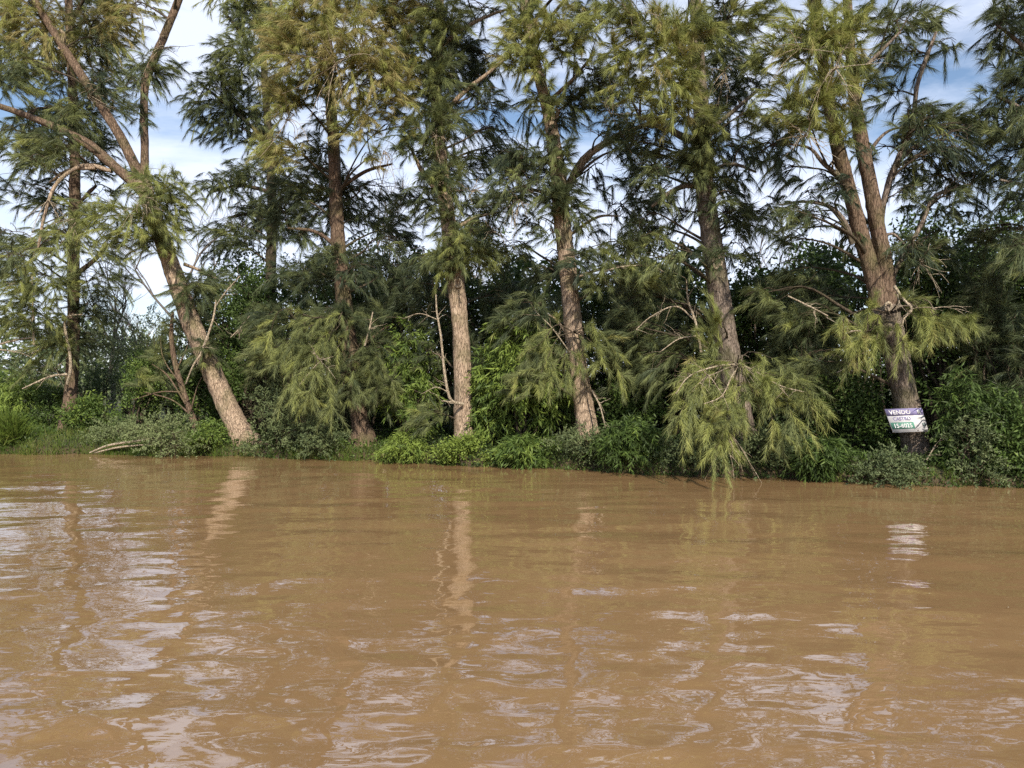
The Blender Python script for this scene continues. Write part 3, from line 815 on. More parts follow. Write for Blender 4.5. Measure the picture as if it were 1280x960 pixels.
needle_tree('casuarina_tree', 'casuarina with a thick grey trunk behind a yellow-green bough hanging to the water', 'tree', 14.5,
            [(940, 600, 42), (928, 540, 40), (917, 480, 39), (907, 420, 37), (897, 355, 34), (888, 290, 31), (880, 225, 28), (877, 150, 25), (873, 80, 21), (869, -10, 17), (862, -140, 9)],
            limbs=[[(881, 235, 10), (858, 232, 9), (835, 242, 7), (815, 258, 4)], [(878, 180, 12), (848, 168, 11), (825, 150, 8), (800, 148, 5)], [(877, 170, 9), (915, 140, 7), (950, 110, 4)], [(876, 110, 9), (850, 60, 7), (820, 30, 4)],
                   [(882, 215, 6), (915, 205, 5), (945, 215, 3)]],
            clumps=[(840, 80, 36, 48, -1.3, 1.4, .8), (815, 35, 40, 34, -1.3, 1.4, .8), (775, 75, 22, 40, -1.0, 1.1, .8), (765, 15, 36, 22, -1.1, 1.2, .8), (862, 35, 28, 34, -1.1, 1.2, .8), (828, 135, 24, 24, -1.2, 1.1, .8), (858, 125, 22, 26, -1.0, 1.1, .8), (800, 110, 20, 24, -.6, .9, .7),
                    (908, 50, 34, 40, .7, 1.2, .2), (882, 150, 22, 26, -.8, 1.0, .55), (880, 210, 20, 18, -.5, .9, .45), (872, 40, 26, 34, -.9, 1.1, .7), (930, 105, 30, 34, .7, 1.1, .18), (905, 130, 26, 28, .5, 1.0, .18), (880, 180, 26, 34, -.4, 1.3, .42), (862, 195, 22, 24, -.2, .9, .35), (912, 180, 24, 30, .5, .8, .15, .8), (940, 190, 24, 34, .6, .6, .12, .8),
                    (830, 225, 28, 26, .5, .5, .12, .8), (800, 205, 28, 26, .6, .4, .12, .8), (845, 275, 22, 26, .5, .4, .12, .8), (920, 245, 22, 24, .5, .5, .12, .8), (945, 15, 34, 20, -.6, 1.1, .75), (905, 10, 30, 20, -.2, 1.0, .5), (885, 90, 24, 30, .2, 1.0, .3), (945, 150, 24, 26, -.3, .8, .6),
                    (900, 490, 30, 16, -1.2, .5, .7), (950, 500, 36, 16, -1.2, .5, .7),
                    (890, 415, 9, 36, -.8, 1.5, .6, -.3),
                    (850, 425, 26, 26, .2, 1.0, .42), (818, 455, 22, 34, .3, 1.0, .4, .8), (795, 415, 26, 22, .4, .8, .38), (785, 380, 26, 22, .6, .8, .32), (835, 385, 24, 24, .5, .8, .35)],
            dead=[[(925, 455, 5, -.9), (945, 465, 4, -1.3), (975, 482, 3, -1.6), (1005, 490, 2, -1.8)], [(925, 455, 4, -.9), (895, 458, 3.5, -1.3), (862, 470, 2.5, -1.6), (845, 492, 1.6, -1.8)],
                  [(924, 458, 3, -.9), (915, 470, 3, -1.3), (902, 495, 2, -1.6), (880, 505, 1.5, -1.8)], [(876, 440, 6, .1), (870, 405, 5, 0), (860, 375, 3.5, 0), (858, 350, 2, 0)], [(868, 400, 3, 0), (845, 383, 3, 0), (815, 395, 2, -.1), (795, 412, 1.5, -.1)],
                  [(870, 420, 3, 0), (848, 424, 2.5, -.1), (825, 440, 1.8, -.1)]],
            twigs=[(925, 456, -1.1, 14, .8, .1, -.3), (910, 540, -1.6, 10, .8, 0, -.8), (885, 470, -1.6, 8, .6, -.2, 0), (905, 90, -.3, 10, .6, .1, -.3), (790, 20, -1.5, 7, .5, .1, .2)],
            bark=M_BARK_G, knots=[(893, 331, 6)], group=G_CAS, veil=(37, 780, 960, 150, 330), boughs=[(922, 455, -.75, .68, (.35, .75), [(848, 520, -1.9), (862, 512, -1.8), (893, 560, -2.0), (890, 530, -1.9), (906, 535, -1.7), (930, 520, -1.6), (968, 535, -1.7), (990, 520, -1.9), (1015, 500, -2.0), (1000, 480, -1.7), (855, 478, -1.5), (968, 490, -1.6), (912, 505, -1.6)])], topfill=(9, 780, 960, -30, -165))

needle_tree('casuarina_tree', 'big casuarina carrying the sale sign, its trunk split into two close stems', 'tree', 13.55,
            [(1150, 580, 40), (1142, 545, 38), (1130, 490, 37), (1119, 440, 37), (1110, 405, 40), (1106, 385, 43)],
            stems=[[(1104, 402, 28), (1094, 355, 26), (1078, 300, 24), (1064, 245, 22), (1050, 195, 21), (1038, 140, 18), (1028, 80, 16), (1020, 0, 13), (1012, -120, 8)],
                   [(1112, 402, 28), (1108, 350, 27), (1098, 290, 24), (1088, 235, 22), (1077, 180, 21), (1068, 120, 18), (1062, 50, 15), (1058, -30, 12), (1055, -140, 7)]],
            limbs=[[(1102, 300, 10), (1103, 265, 9), (1112, 225, 9), (1124, 195, 8), (1140, 158, 7), (1146, 110, 7), (1155, 80, 6), (1170, 40, 4)], [(1112, 350, 9), (1130, 320, 7), (1152, 280, 6), (1166, 248, 6), (1185, 238, 5), (1215, 230, 3)],
                   [(1066, 305, 9), (1056, 278, 8), (1036, 258, 6), (1005, 252, 4), (975, 256, 3)], [(1082, 200, 6), (1095, 178, 5), (1112, 163, 4), (1135, 158, 3)], [(1050, 220, 7), (1030, 205, 6), (1012, 185, 4), (985, 180, 2)], [(1098, 300, 6), (1115, 292, 4), (1130, 305, 3)],
                   [(1066, 100, 6), (1095, 70, 5), (1125, 40, 3)]],
            clumps=[(1010, 45, 42, 46, -1.3, 1.4, .8), (1052, 40, 30, 42, -1.3, 1.3, .8), (1035, 110, 30, 34, -1.3, 1.4, .8), (988, 120, 28, 26, -1.1, 1.2, .8), (1005, 150, 30, 22, -1.1, 1.2, .8), (1050, 165, 16, 22, -1.0, 1.0, .75), (1088, 108, 18, 13, -.6, 1.0, .5), (1065, 85, 18, 24, -.9, 1.0, .7),
                    (1115, 35, 28, 30, .3, 1.0, .38), (1068, 140, 18, 20, -.8, .8, .55), (1075, 20, 26, 30, -.8, 1.0, .6), (1150, 20, 34, 24, .5, 1.0, .35), (1135, 70, 28, 20, .3, .8, .35), (1100, 80, 24, 16, .3, .8, .3), (1160, 138, 32, 18, 0, 1.1, .45), (1195, 152, 26, 14, .1, 1.0, .4), (1128, 168, 14, 16, 0, .8, .4), (1175, 60, 22, 18, .5, .7, .3, .8),
                    (985, 215, 26, 26, .5, .6, .1, .8), (1005, 268, 30, 16, .5, .5, .1, .8), (968, 260, 20, 24, .4, .6, .1, .8), (1030, 230, 20, 24, .5, .4, .12, .8), (1180, 205, 34, 22, .5, .5, .14, .8), (1225, 205, 30, 20, .4, .7, .2, .8), (1200, 250, 26, 20, .5, .5, .14, .8), (1140, 215, 22, 26, .6, .35, .12, .8), (1110, 120, 22, 22, .5, .5, .2),
                    (960, 60, 22, 26, -.7, 1.0, .7), (965, 190, 22, 18, .2, .7, .3),
                    (1090, 415, 24, 12, -.7, .6, .6),
                    (1000, 395, 32, 12, .5, 1.1, .45), (985, 345, 36, 20, .9, 1.1, .38), (955, 370, 26, 14, .6, 1.1, .5), (1040, 375, 30, 20, .8, 1.0, .3), (1020, 455, 34, 14, .5, 1.0, .4)],
            dead=[[(1118, 358, 6, -.5), (1130, 375, 5, -.7), (1140, 386, 5, -.8), (1130, 398, 4, -.8), (1126, 410, 3, -.8)], [(1122, 368, 3, -.6), (1124, 378, 2.5, -.7), (1120, 386, 2, -.7)], [(985, 370, 3, .2), (1010, 382, 3, .1), (1035, 395, 2.5, 0)],
                  [(1052, 424, 2.5, -.9), (1064, 414, 2.5, -1.1), (1076, 414, 2, -1.1)], [(1046, 466, 2, -.6), (1060, 458, 2, -.6), (1068, 450, 1.5, -.6)], [(1150, 610, 2.5, -.9), (1162, 580, 2, -.8)], [(1158, 575, 2.5, -.9), (1166, 562, 2, -.8), (1170, 555, 1.3, -.8)]],
            twigs=[(1045, 85, -1.8, 10, .6, .2, -.3), (1010, 170, -1.4, 12, .6, 0, -.3), (1150, 330, -.3, 14, .6, .3, .1), (1165, 385, -1.2, 6, .5, .2, .2), (1000, 60, -1.7, 6, .5, .1, .1)],
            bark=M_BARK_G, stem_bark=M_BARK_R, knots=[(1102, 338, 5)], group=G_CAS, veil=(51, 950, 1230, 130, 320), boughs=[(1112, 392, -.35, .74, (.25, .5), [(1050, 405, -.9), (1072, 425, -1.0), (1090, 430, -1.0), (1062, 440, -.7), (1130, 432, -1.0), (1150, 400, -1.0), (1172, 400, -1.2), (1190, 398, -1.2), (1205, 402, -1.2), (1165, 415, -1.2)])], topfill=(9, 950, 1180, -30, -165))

needle_tree('casuarina_tree', 'dark casuarina at the right edge whose drooping crown comes into view beyond the sky gap', 'tree', 12.9,
            [(1345, 610, 42), (1335, 500, 38), (1325, 380, 34), (1318, 260, 28), (1312, 140, 22), (1305, 20, 17), (1300, -120, 9)],
            limbs=[[(1318, 270, 9), (1285, 235, 6), (1250, 225, 3)], [(1314, 190, 9), (1280, 140, 6), (1245, 120, 3)], [(1310, 110, 9), (1280, 60, 6), (1245, 30, 3)]],
            clumps=[(1255, 35, 28, 34, 0, 1.0, .3, .6), (1240, 65, 18, 14, .2, .7, .28, .7), (1272, 95, 26, 30, 0, 1.1, .3), (1245, 125, 24, 20, .1, 1.0, .3), (1235, 150, 18, 16, .1, .8, .32), (1275, 165, 28, 28, .1, 1.0, .28), (1255, 205, 28, 20, .2, .9, .22, .8), (1275, 255, 26, 24, .2, .6, .18, .9),
                    (1270, 10, 30, 24, .3, 1.0, .3), (1300, 60, 30, 40, .3, 1.0, .3), (1310, 200, 30, 40, .2, 1.0, .3), (1340, 130, 40, 50, .2, 1.0, .3), (1250, 170, 22, 14, -.2, .9, .38), (1290, 320, 30, 26, .2, .8, .3)],
            bark=M_BARK_G, group=G_CAS, veil=(17, 1215, 1300, 120, 320), topfill=(8, 1240, 1400, -30, -220))


# ------------------------------------------------------------------ young casuarinas and shrubs of the undergrowth
def leafy(name, label, cat, px, py_top, half_px, dY, leaf='small', tone=0.3, spread=0.16, py_base=None, n=9000, mat=None, group=None, lobes=9, size=1.0, lean=0.0, stems=5, thin=0.45, flat=1.0):
    """a bush or small tree: stems fan out to lobes, each lobe is many leaf clusters"""
    n = int(n * 0.85)
    Y = shore_depth(px) + dY
    X = (px - 640) / FPX * Y
    z0 = float(bank_z(X, Y))
    top = P(px, py_top, Y)[2]
    hw = half_px * Y / FPX
    H = top - z0
    root = thing(name, (X, Y, z0), label, cat, group)
    base = np.array([X, Y, z0])
    mat = mat or M_LEAF
    ms, ml = MB(), MB()
    cents = []
    for k in range(lobes):
        f = (k + 0.5) / lobes
        a = rng.uniform(0, 2 * math.pi)
        hz = ((0.18 + 0.72 * f ** 0.8) if H > 1.6 else (0.02 + 0.86 * f ** 0.9)) * H
        ra = hw * (0.75 * (1 - 0.55 * f ** 2)) * rng.uniform(0.35, 1.0)
        c = base + np.array([math.cos(a) * ra + lean * hz, math.sin(a) * ra * 0.8 * flat, hz])
        R = np.array([hw * rng.uniform(0.32, 0.5), hw * rng.uniform(0.32, 0.5) * flat, H * rng.uniform(0.14, 0.24)])
        R = np.minimum(R, np.array([9, 9, H - hz + 0.02 + 0.10 * H]))
        cents.append((c, R))
        pth = limb_path(base + np.array([rng.normal(0, 0.08) * hw, rng.normal(0, 0.08) * hw, -0.1]), c, 10)
        tube(ms, pth[::3], np.linspace(0.012 + 0.010 * H, 0.006, 4), 5, 0.05)
        e = c + rand_unit(5) * R * 0.9
        t = np.linspace(0, 1, 5)[None, :, None]
        pa = pth[rng.integers(5, 10, 5)][:, None, :] * (1 - t) + e[:, None, :] * t + np.array([0, 0, 0.1]) * (t * (1 - t))
        tubes3(ms, pa, np.full(5, 0.008), np.full(5, 0.003))
    per = n // lobes
    for c, R in cents:
        if leaf == 'needle':
            needle_clump(ml, ms, c, np.maximum(R, 0.2), 1.0, tone, base + np.array([0, 0, H * 0.4]), 0.55, per=60)
            continue
        cs = {'small': 18, 'lance': 12, 'strap': 14, 'tiny': 22}[leaf]
        m = max(4, per // cs)
        q = rand_unit(m)
        q = q * (rng.uniform(thin, 1.0, m) ** 0.6)[:, None]
        cc = c + q * R
        up = unit(q * np.array([1, 1, 0.6]) + np.array([0, 0, 0.35]) + np.array([0, -0.25, 0]))
        o = np.repeat(cc, cs, 0)
        dirs = np.repeat(up, cs, 0)
        tn = np.clip(np.repeat(tone + rng.normal(0, spread, m), cs) + rng.normal(0, 0.05, m * cs), 0, 1)
        N = m * cs
        if leaf == 'small':
            o = o + rng.normal(0, 0.085 * size, (N, 3))
            d = unit(dirs * 0.5 + rand_unit(N) * 0.9 + np.array([0, 0, -0.15]))
            leaves(ml, o, d, rng.uniform(0.06, 0.12, N) * size, rng.uniform(0.026, 0.045, N) * size, tn)
        elif leaf == 'tiny':
            tt = np.tile(np.linspace(0, 1, cs), m)[:, None]
            axd = np.repeat(unit(up + rand_unit(m) * 0.6), cs, 0)
            o = o + axd * tt * 0.34 * size + np.array([0, 0, -0.10]) * tt ** 2 * size
            d = unit(axd * 0.5 + rand_unit(N) * 0.9)
            leaves(ml, o, d, rng.uniform(0.045, 0.075, N) * size, rng.uniform(0.016, 0.026, N) * size, tn)
        elif leaf == 'lance':
            tt = np.tile(np.linspace(0, 1, cs), m)[:, None]
            axd = np.repeat(unit(up + rand_unit(m) * 0.5), cs, 0)
            o = o + axd * tt * 0.30 * size + np.array([0, 0, -0.16]) * tt ** 2 * size
            d = unit(axd * 0.6 + rand_unit(N) * 0.65 + np.array([0, 0, -0.75]))
            leaves(ml, o, d, rng.uniform(0.12, 0.20, N) * size, rng.uniform(0.022, 0.036, N) * size, tn)
        elif leaf == 'strap':
            d = unit(dirs * 0.7 + rand_unit(N) * 0.55 + np.array([0, 0, 0.5]))
            needles(ml, o + rng.normal(0, 0.05, (N, 3)), d, rng.uniform(0.18, 0.42, N) * size, rng.uniform(0.014, 0.026, N) * size, tn)
    ms.build('stems', M_TWIG, root)
    ml.build('foliage', mat, root, smooth=False, kind='stuff')
    return root


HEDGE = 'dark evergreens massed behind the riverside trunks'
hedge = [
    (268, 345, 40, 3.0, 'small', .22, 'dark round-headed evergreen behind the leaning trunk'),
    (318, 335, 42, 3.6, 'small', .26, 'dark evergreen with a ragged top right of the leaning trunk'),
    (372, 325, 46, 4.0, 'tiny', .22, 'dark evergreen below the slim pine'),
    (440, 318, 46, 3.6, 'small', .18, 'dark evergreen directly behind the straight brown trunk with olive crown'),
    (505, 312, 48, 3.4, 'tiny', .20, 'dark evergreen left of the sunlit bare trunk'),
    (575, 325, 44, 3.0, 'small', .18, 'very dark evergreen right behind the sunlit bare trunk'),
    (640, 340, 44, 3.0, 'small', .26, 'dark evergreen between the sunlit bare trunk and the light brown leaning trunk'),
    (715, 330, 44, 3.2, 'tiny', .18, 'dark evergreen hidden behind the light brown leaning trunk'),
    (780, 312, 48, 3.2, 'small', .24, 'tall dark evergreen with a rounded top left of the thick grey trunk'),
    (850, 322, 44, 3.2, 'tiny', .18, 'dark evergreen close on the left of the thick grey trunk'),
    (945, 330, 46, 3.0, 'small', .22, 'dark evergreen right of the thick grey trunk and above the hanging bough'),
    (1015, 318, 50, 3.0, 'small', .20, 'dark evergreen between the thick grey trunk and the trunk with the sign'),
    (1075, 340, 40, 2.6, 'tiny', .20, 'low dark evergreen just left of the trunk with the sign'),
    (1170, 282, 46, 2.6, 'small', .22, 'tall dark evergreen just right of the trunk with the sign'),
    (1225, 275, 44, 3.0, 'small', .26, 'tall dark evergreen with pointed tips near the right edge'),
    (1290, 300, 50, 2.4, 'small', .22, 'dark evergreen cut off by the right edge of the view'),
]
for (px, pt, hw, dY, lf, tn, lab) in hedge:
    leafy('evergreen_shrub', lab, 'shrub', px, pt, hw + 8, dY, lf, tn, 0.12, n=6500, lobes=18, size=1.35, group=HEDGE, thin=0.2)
back = [(300, 300, 60, 9, .25, 'distant dark tree behind the leaning trunk'), (470, 290, 60, 8, .2, 'distant dark tree seen left of the sunlit bare trunk'), (640, 300, 60, 8, .2, 'distant dark tree seen right of the sunlit bare trunk'),
        (830, 300, 55, 8, .25, 'distant dark tree left of the thick grey trunk'), (1000, 300, 60, 7, .25, 'distant tree with a ragged top right of the thick grey trunk'), (1140, 268, 45, 7, .25, 'distant tree behind the double trunk with the sign'), (1250, 262, 50, 6, .28, 'distant tree with pointed top by the right edge')]
for (px, pt, hw, dY, tn, lab) in back:
    leafy('distant_tree', lab, 'tree', px, pt, hw, dY, 'small', tn, 0.12, n=5000, lobes=14, size=1.8, group='distant trees behind the evergreens')

UNDER = 'shrubs at the water edge'
und = [
    # name, px, top, half, dY, leaf, tone, n, mat, lobes, size, label
    ('leafy_shrub', 512, 412, 36, 1.0, 'lance', .72, 7000, M_LEAF, 12, 1.0, 'slender bright green shrub with drooping leaves left of the sunlit bare trunk'),
    ('leafy_shrub', 655, 405, 54, .9, 'lance', .78, 13000, M_LEAF, 16, 1.05, 'wide bright green shrub with drooping leaves between the two palest trunks'),
    ('leafy_shrub', 612, 445, 28, 1.0, 'lance', .72, 5500, M_LEAF, 9, 1.0, 'narrow green shrub touching the right side of the sunlit bare trunk'),
    ('leafy_shrub', 790, 470, 44, 1.8, 'small', .34, 7000, M_LEAF, 12, 1.0, 'dark green shrub right of the light brown leaning trunk'),
    ('leafy_shrub', 1010, 470, 46, 1.8, 'small', .34, 7000, M_LEAF, 12, 1.0, 'dark green shrub right of the hanging yellow-green bough'),
    ('leafy_shrub', 1215, 470, 46, .5, 'lance', .30, 6500, M_LEAF, 12, .9, 'dark leafy shrub right of the sign'),
    ('leafy_shrub', 1268, 500, 44, .3, 'small', .34, 6500, M_LEAF, 12, 1.0, 'dark shrub in the right corner of the bank'),
    ('leafy_shrub', 1070, 480, 36, 1.3, 'small', .26, 5500, M_LEAF, 10, 1.0, 'dark shrub left of the sign'),
    ('grey_shrub', 352, 488, 46, .3, 'tiny', .55, 7000, M_GREY, 12, 1.15, 'grey-green shrub just right of the leaning trunk foot'),
    ('grey_shrub', 405, 530, 40, .15, 'tiny', .5, 5200, M_GREY, 9, 1.0, 'low grey-green shrub at the foot of the straight brown trunk'),
    ('grey_shrub', 720, 540, 48, .2, 'tiny', .5, 5600, M_GREY, 9, 1.0, 'low grey-green shrub in front of the light brown leaning trunk'),
    ('leafy_shrub', 790, 526, 52, .25, 'lance', .36, 6500, M_LEAF, 12, .8, 'spreading dark green shrub left of the hanging bough'),
    ('grey_shrub', 868, 548, 40, .2, 'tiny', .40, 4800, M_GREY, 9, 1.0, 'grey-green shrub under the left side of the hanging bough'),
    ('grey_shrub', 962, 538, 54, .35, 'tiny', .36, 7000, M_GREY, 10, 1.1, 'grey-green shrub under the right side of the hanging bough'),
    ('leafy_shrub', 1035, 552, 44, .2, 'lance', .30, 5500, M_LEAF, 11, .8, 'low dark green shrub midway between the hanging bough and the sign'),
    ('grey_shrub', 1108, 566, 40, .0, 'tiny', .42, 4800, M_GREY, 9, 1.0, 'grey-green shrub at the water edge below the sign'),
    ('grey_shrub', 1205, 520, 36, .15, 'tiny', .45, 4800, M_GREY, 9, 1.0, 'light grey-green shrub at the water edge right of the sign'),
    ('bright_bush', 578, 546, 42, .0, 'small', .92, 7000, M_LEAF, 9, .75, 'small bright yellow-green bush at the foot of the sunlit bare trunk'),
    ('bright_bush', 505, 540, 40, .0, 'lance', .95, 5600, M_LEAF, 12, .62, 'pale yellow-green bush with narrow leaves at the water edge left of the sunlit bare trunk'),
    ('bright_bush', 655, 548, 46, .15, 'lance', .55, 5000, M_LEAF, 9, .9, 'low green bush at the water edge between the two palest trunks'),
    ('leafy_shrub', 208, 520, 64, .0, 'tiny', .85, 8000, M_GREY, 12, 1.0, 'low olive bramble overhanging the water left of the leaning trunk'),
    ('leafy_shrub', 265, 528, 38, .1, 'small', .6, 5000, M_LEAF, 9, .8, 'low green shrub touching the left side of the leaning trunk foot'),
    ('leafy_shrub', 150, 528, 44, .7, 'tiny', .8, 5500, M_GREY, 9, .9, 'low olive scrub beside the reddish trunk foot'),
    ('leafy_shrub', 190, 395, 40, 4.5, 'tiny', .55, 8000, M_GREY, 14, 1.2, 'tall olive shrub in the gap left of the leaning trunk'),
    ('leafy_shrub', 245, 450, 36, 2.5, 'small', .4, 6000, M_LEAF, 10, 1.0, 'green shrub behind the thin brown leaning stem'),
    ('leafy_shrub', 125, 455, 30, 5.0, 'tiny', .12, 5000, M_LEAF, 10, 1.2, 'blue-green conifer-like shrub right of the reddish trunk'),
    ('leafy_shrub', 25, 468, 34, 3.2, 'lance', .9, 5500, M_LEAF, 10, 1.0, 'yellow-green shrub at the left edge'),
    ('leafy_shrub', 62, 480, 30, 3.2, 'small', .4, 5000, M_LEAF, 9, 1.0, 'green shrub touching the left side of the reddish trunk'),
    ('leafy_shrub', -30, 450, 50, 3.2, 'small', .5, 6000, M_LEAF, 10, 1.0, 'green shrub cut off by the left edge of the view'),
    ('leafy_shrub', 172, 440, 40, 2.4, 'small', .5, 6000, M_LEAF, 12, 1.0, 'mid green shrub in the left gap behind the olive bramble'),
    ('leafy_shrub', 218, 425, 36, 3.4, 'tiny', .6, 6000, M_GREY, 12, 1.1, 'tall grey-green shrub behind the thin brown sapling'),
    ('leafy_shrub', 112, 495, 34, 2.2, 'small', .55, 5000, M_LEAF, 10, 1.0, 'rounded green shrub just right of the reddish trunk foot'),
    ('leafy_shrub', 282, 430, 36, 1.8, 'small', .4, 6000, M_LEAF, 12, 1.0, 'dark green shrub crowding the right side of the leaning trunk'),
    ('leafy_shrub', 100, 420, 44, 9.0, 'tiny', .5, 5000, M_GREY, 12, 1.6, 'distant grey-green bush behind the reddish trunk'),
    ('leafy_shrub', 160, 415, 44, 9.5, 'tiny', .6, 5000, M_GREY, 12, 1.6, 'distant olive bush under the bare pale trees'),
    ('reed_clump', 14, 528, 24, .3, 'strap', .5, 1500, M_GRASS, 6, 1.3, 'clump of long green reeds at the water edge in the left corner'),
    ('young_casuarina', 1230, 330, 44, 1.8, 'needle', .34, 0, M_NEEDLE, 13, 1.0, 'feathery young casuarina right of the trunk with the sign'),
    ('young_casuarina', 900, 420, 34, 2.0, 'needle', .25, 0, M_NEEDLE, 8, 1.0, 'dark feathery young casuarina behind the thick grey trunk'),
    ('young_casuarina', 590, 400, 34, 1.9, 'needle', .2, 0, M_NEEDLE, 7, 1.0, 'dark feathery young casuarina behind the sunlit bare trunk'),
    ('young_casuarina', 455, 360, 46, 1.9, 'needle', .28, 0, M_NEEDLE, 10, 1.0, 'dark feathery young casuarina behind the straight brown trunk'),
    ('young_casuarina', 700, 365, 46, 1.9, 'needle', .26, 0, M_NEEDLE, 10, 1.0, 'dark feathery young casuarina behind the light brown trunk'),
    ('young_casuarina', 790, 345, 44, 1.9, 'needle', .32, 0, M_NEEDLE, 10, 1.0, 'tall feathery young casuarina left of the thick grey trunk'),
    ('young_casuarina', 1000, 345, 50, 1.7, 'needle', .30, 0, M_NEEDLE, 12, 1.0, 'tall feathery young casuarina above the right end of the hanging bough'),
    ('young_casuarina', 1275, 390, 40, 1.2, 'needle', .26, 0, M_NEEDLE, 9, 1.0, 'dark feathery young casuarina at the right edge'),
    ('young_casuarina', 330, 390, 34, 1.8, 'needle', .4, 0, M_NEEDLE, 9, 1.0, 'feathery young casuarina between the leaning trunk and the straight brown trunk'),
]
for (nm, px, pt, hw, dY, lf, tn, n, mt_, lb, sz, lab) in und:
    leafy(nm, lab, 'shrub' if 'reed' not in nm else 'reeds', px, pt, hw, dY, lf, tn, n=n, mat=mt_, lobes=lb, size=sz, group=UNDER, thin=0.3)


# ------------------------------------------------------------------ bare trees behind
def bare_tree(label, px, py_base, py_top, Y, spread=0.5, seed=1, w=6, depth=5, n0=2):
    r = np.random.default_rng(seed)
    X = (px - 640) / FPX * Y
    z0 = float(bank_z(X, Y))
    H = P(px, py_top, Y)[2] - z0
    root = thing('bare_tree', (X, Y, z0), label, 'tree', 'bare winter trees in the background')
    mt, mtw = MB(), MB()
    segs = []

    def grow(p, d, L, rad, lvl):
        k = 6
        pts = [p]
        for j in range(k - 1):
            d = unit(d + r.normal(0, 0.10, 3) + np.array([0, 0, 0.05]))
            pts.append(pts[-1] + d * L / (k - 1))
        segs.append((lvl, np.array(pts), rad, rad * 0.55))
        if lvl == 0:
            return
        for j in range(n0 + (2 if lvl > 2 else 2)):
            i = r.integers(2, k)
            nd = unit(d + r.normal(0, spread, 3) * np.array([1, 0.8, 0.5]) + np.array([0, 0, 0.18]))
            grow(pts[i], nd, L * r.uniform(0.5, 0.75), rad * 0.5, lvl - 1)
    grow(np.array([X, Y, z0 - 0.1]), np.array([0.04, 0, 1.0]), H * 0.42, w * Y / FPX / 2, depth)
    m = MB()
    l0, p0, r0, r1 = segs[0]
    tube(m, p0, np.linspace(r0, r1, len(p0)), 8, 0.08)
    m.build('trunk', M_BARE, root)
    P_ = np.stack([s[1] for s in segs[1:]])
    tubes3(mt, P_, np.maximum(np.array([s[2] for s in segs[1:]]), 0.006), np.maximum(np.array([s[3] for s in segs[1:]]), 0.004))
    mt.build('branches', M_BARE, root, kind='stuff')


bare_tree('bare pale tree in the gap just right of the reddish trunk', 140, 480, 300, 30, 0.45, 3, 7, 4, 2)
bare_tree('thin bare tree in the gap nearer the leaning trunk', 172, 480, 330, 33, 0.4, 5, 5, 4, 2)
bare_tree('tall bare tree whose fine twigs show against the sky right of the leaning tree', 262, 480, 140, 34, 0.55, 8, 8, 5, 1)
bare_tree('bare tree whose twigs show against the sky right of the straight brown trunk', 478, 480, 170, 32, 0.5, 11, 8, 4, 2)
bare_tree('bare tree whose twigs show against the sky left of the light brown leaning trunk', 620, 480, 200, 34, 0.5, 14, 7, 4, 2)
bare_tree('bare tree whose twigs show against the sky right of the light brown leaning trunk', 765, 480, 210, 30, 0.5, 17, 8, 4, 2)
bare_tree('bare tree whose twigs show against the sky right of the thick grey trunk', 985, 480, 210, 28, 0.5, 20, 8, 4, 2)

# thin brown leaning stem left of the big leaning trunk
r_ = P(245, 528, 18.6)
root = thing('leaning_sapling', (r_[0], r_[1], float(bank_z(r_[0], r_[1]))), 'thin brown half bare sapling leaning left beside the big leaning trunk', 'tree')
m = MB(); stem_tube(m, px_path([(247, 540, 12), (238, 515, 10), (226, 480, 9), (218, 450, 8), (214, 420, 6), (216, 390, 4)], 18.6), sides=10, rough=0.12, step=0.06); m.build('trunk', M_BARK_R, root)
for lb in ([(232, 505, 4), (210, 470, 3), (190, 455, 2)], [(226, 490, 3), (200, 490, 2.5), (165, 500, 1.5)], [(240, 520, 4), (215, 500, 3), (180, 490, 2)], [(222, 460, 3), (235, 430, 2), (238, 400, 1.5)], [(238, 515, 3), (248, 480, 2), (262, 460, 1.5)],
           [(226, 480, 3), (205, 450, 2), (200, 420, 1.5)]):
    m = MB(); stem_tube(m, px_path([(q[0], q[1], q[2] * 0.7) for q in lb], 18.5), sides=7, rough=0.1, step=0.08); m.build('limb', M_BARK_R, root)
mn, mt = MB(), MB()
for q in ((205, 440, 26, 20, .2, .8, .5), (225, 405, 24, 20, .2, .8, .45), (185, 470, 26, 18, .1, .7, .5), (250, 410, 20, 22, .3, .7, .4)):
    y = 18.6 + q[4]; c = P(q[0], q[1], y)
    needle_clump(mn, mt, c, np.array([q[2], q[2] * .8, q[3]]) * y / FPX, q[5], q[6], c - np.array([0, 0, .5]), .5)
mn.build('crown', M_NEEDLE, root, kind='stuff', smooth=False); mt.build('twigs', M_TWIG, root, kind='stuff')

# ------------------------------------------------------------------ far wood behind the left gap
m = MB()
N = 22000
x = rng.uniform(-75, -14, N); y = rng.uniform(45, 70, N)
top = 4.8 + 1.6 * np.sin(x * 0.31) + 1.0 * np.sin(x * 0.83 + 1) + 0.6 * np.sin(x * 2.1)
z = rng.uniform(0, 1, N) ** 0.8 * np.maximum(top, 1.0)
leaves(m, np.stack([x, y, z + 0.5], -1), rand_unit(N), rng.uniform(.3, .6, N), rng.uniform(.15, .3, N), np.clip(0.4 + 0.3 * np.sin(x * .9) + rng.normal(0, .1, N), 0, 1))
tag(m.build('distant_wood', M_GREY, smooth=False), 'far grey-green wood seen through the gap at the left', kind='stuff')

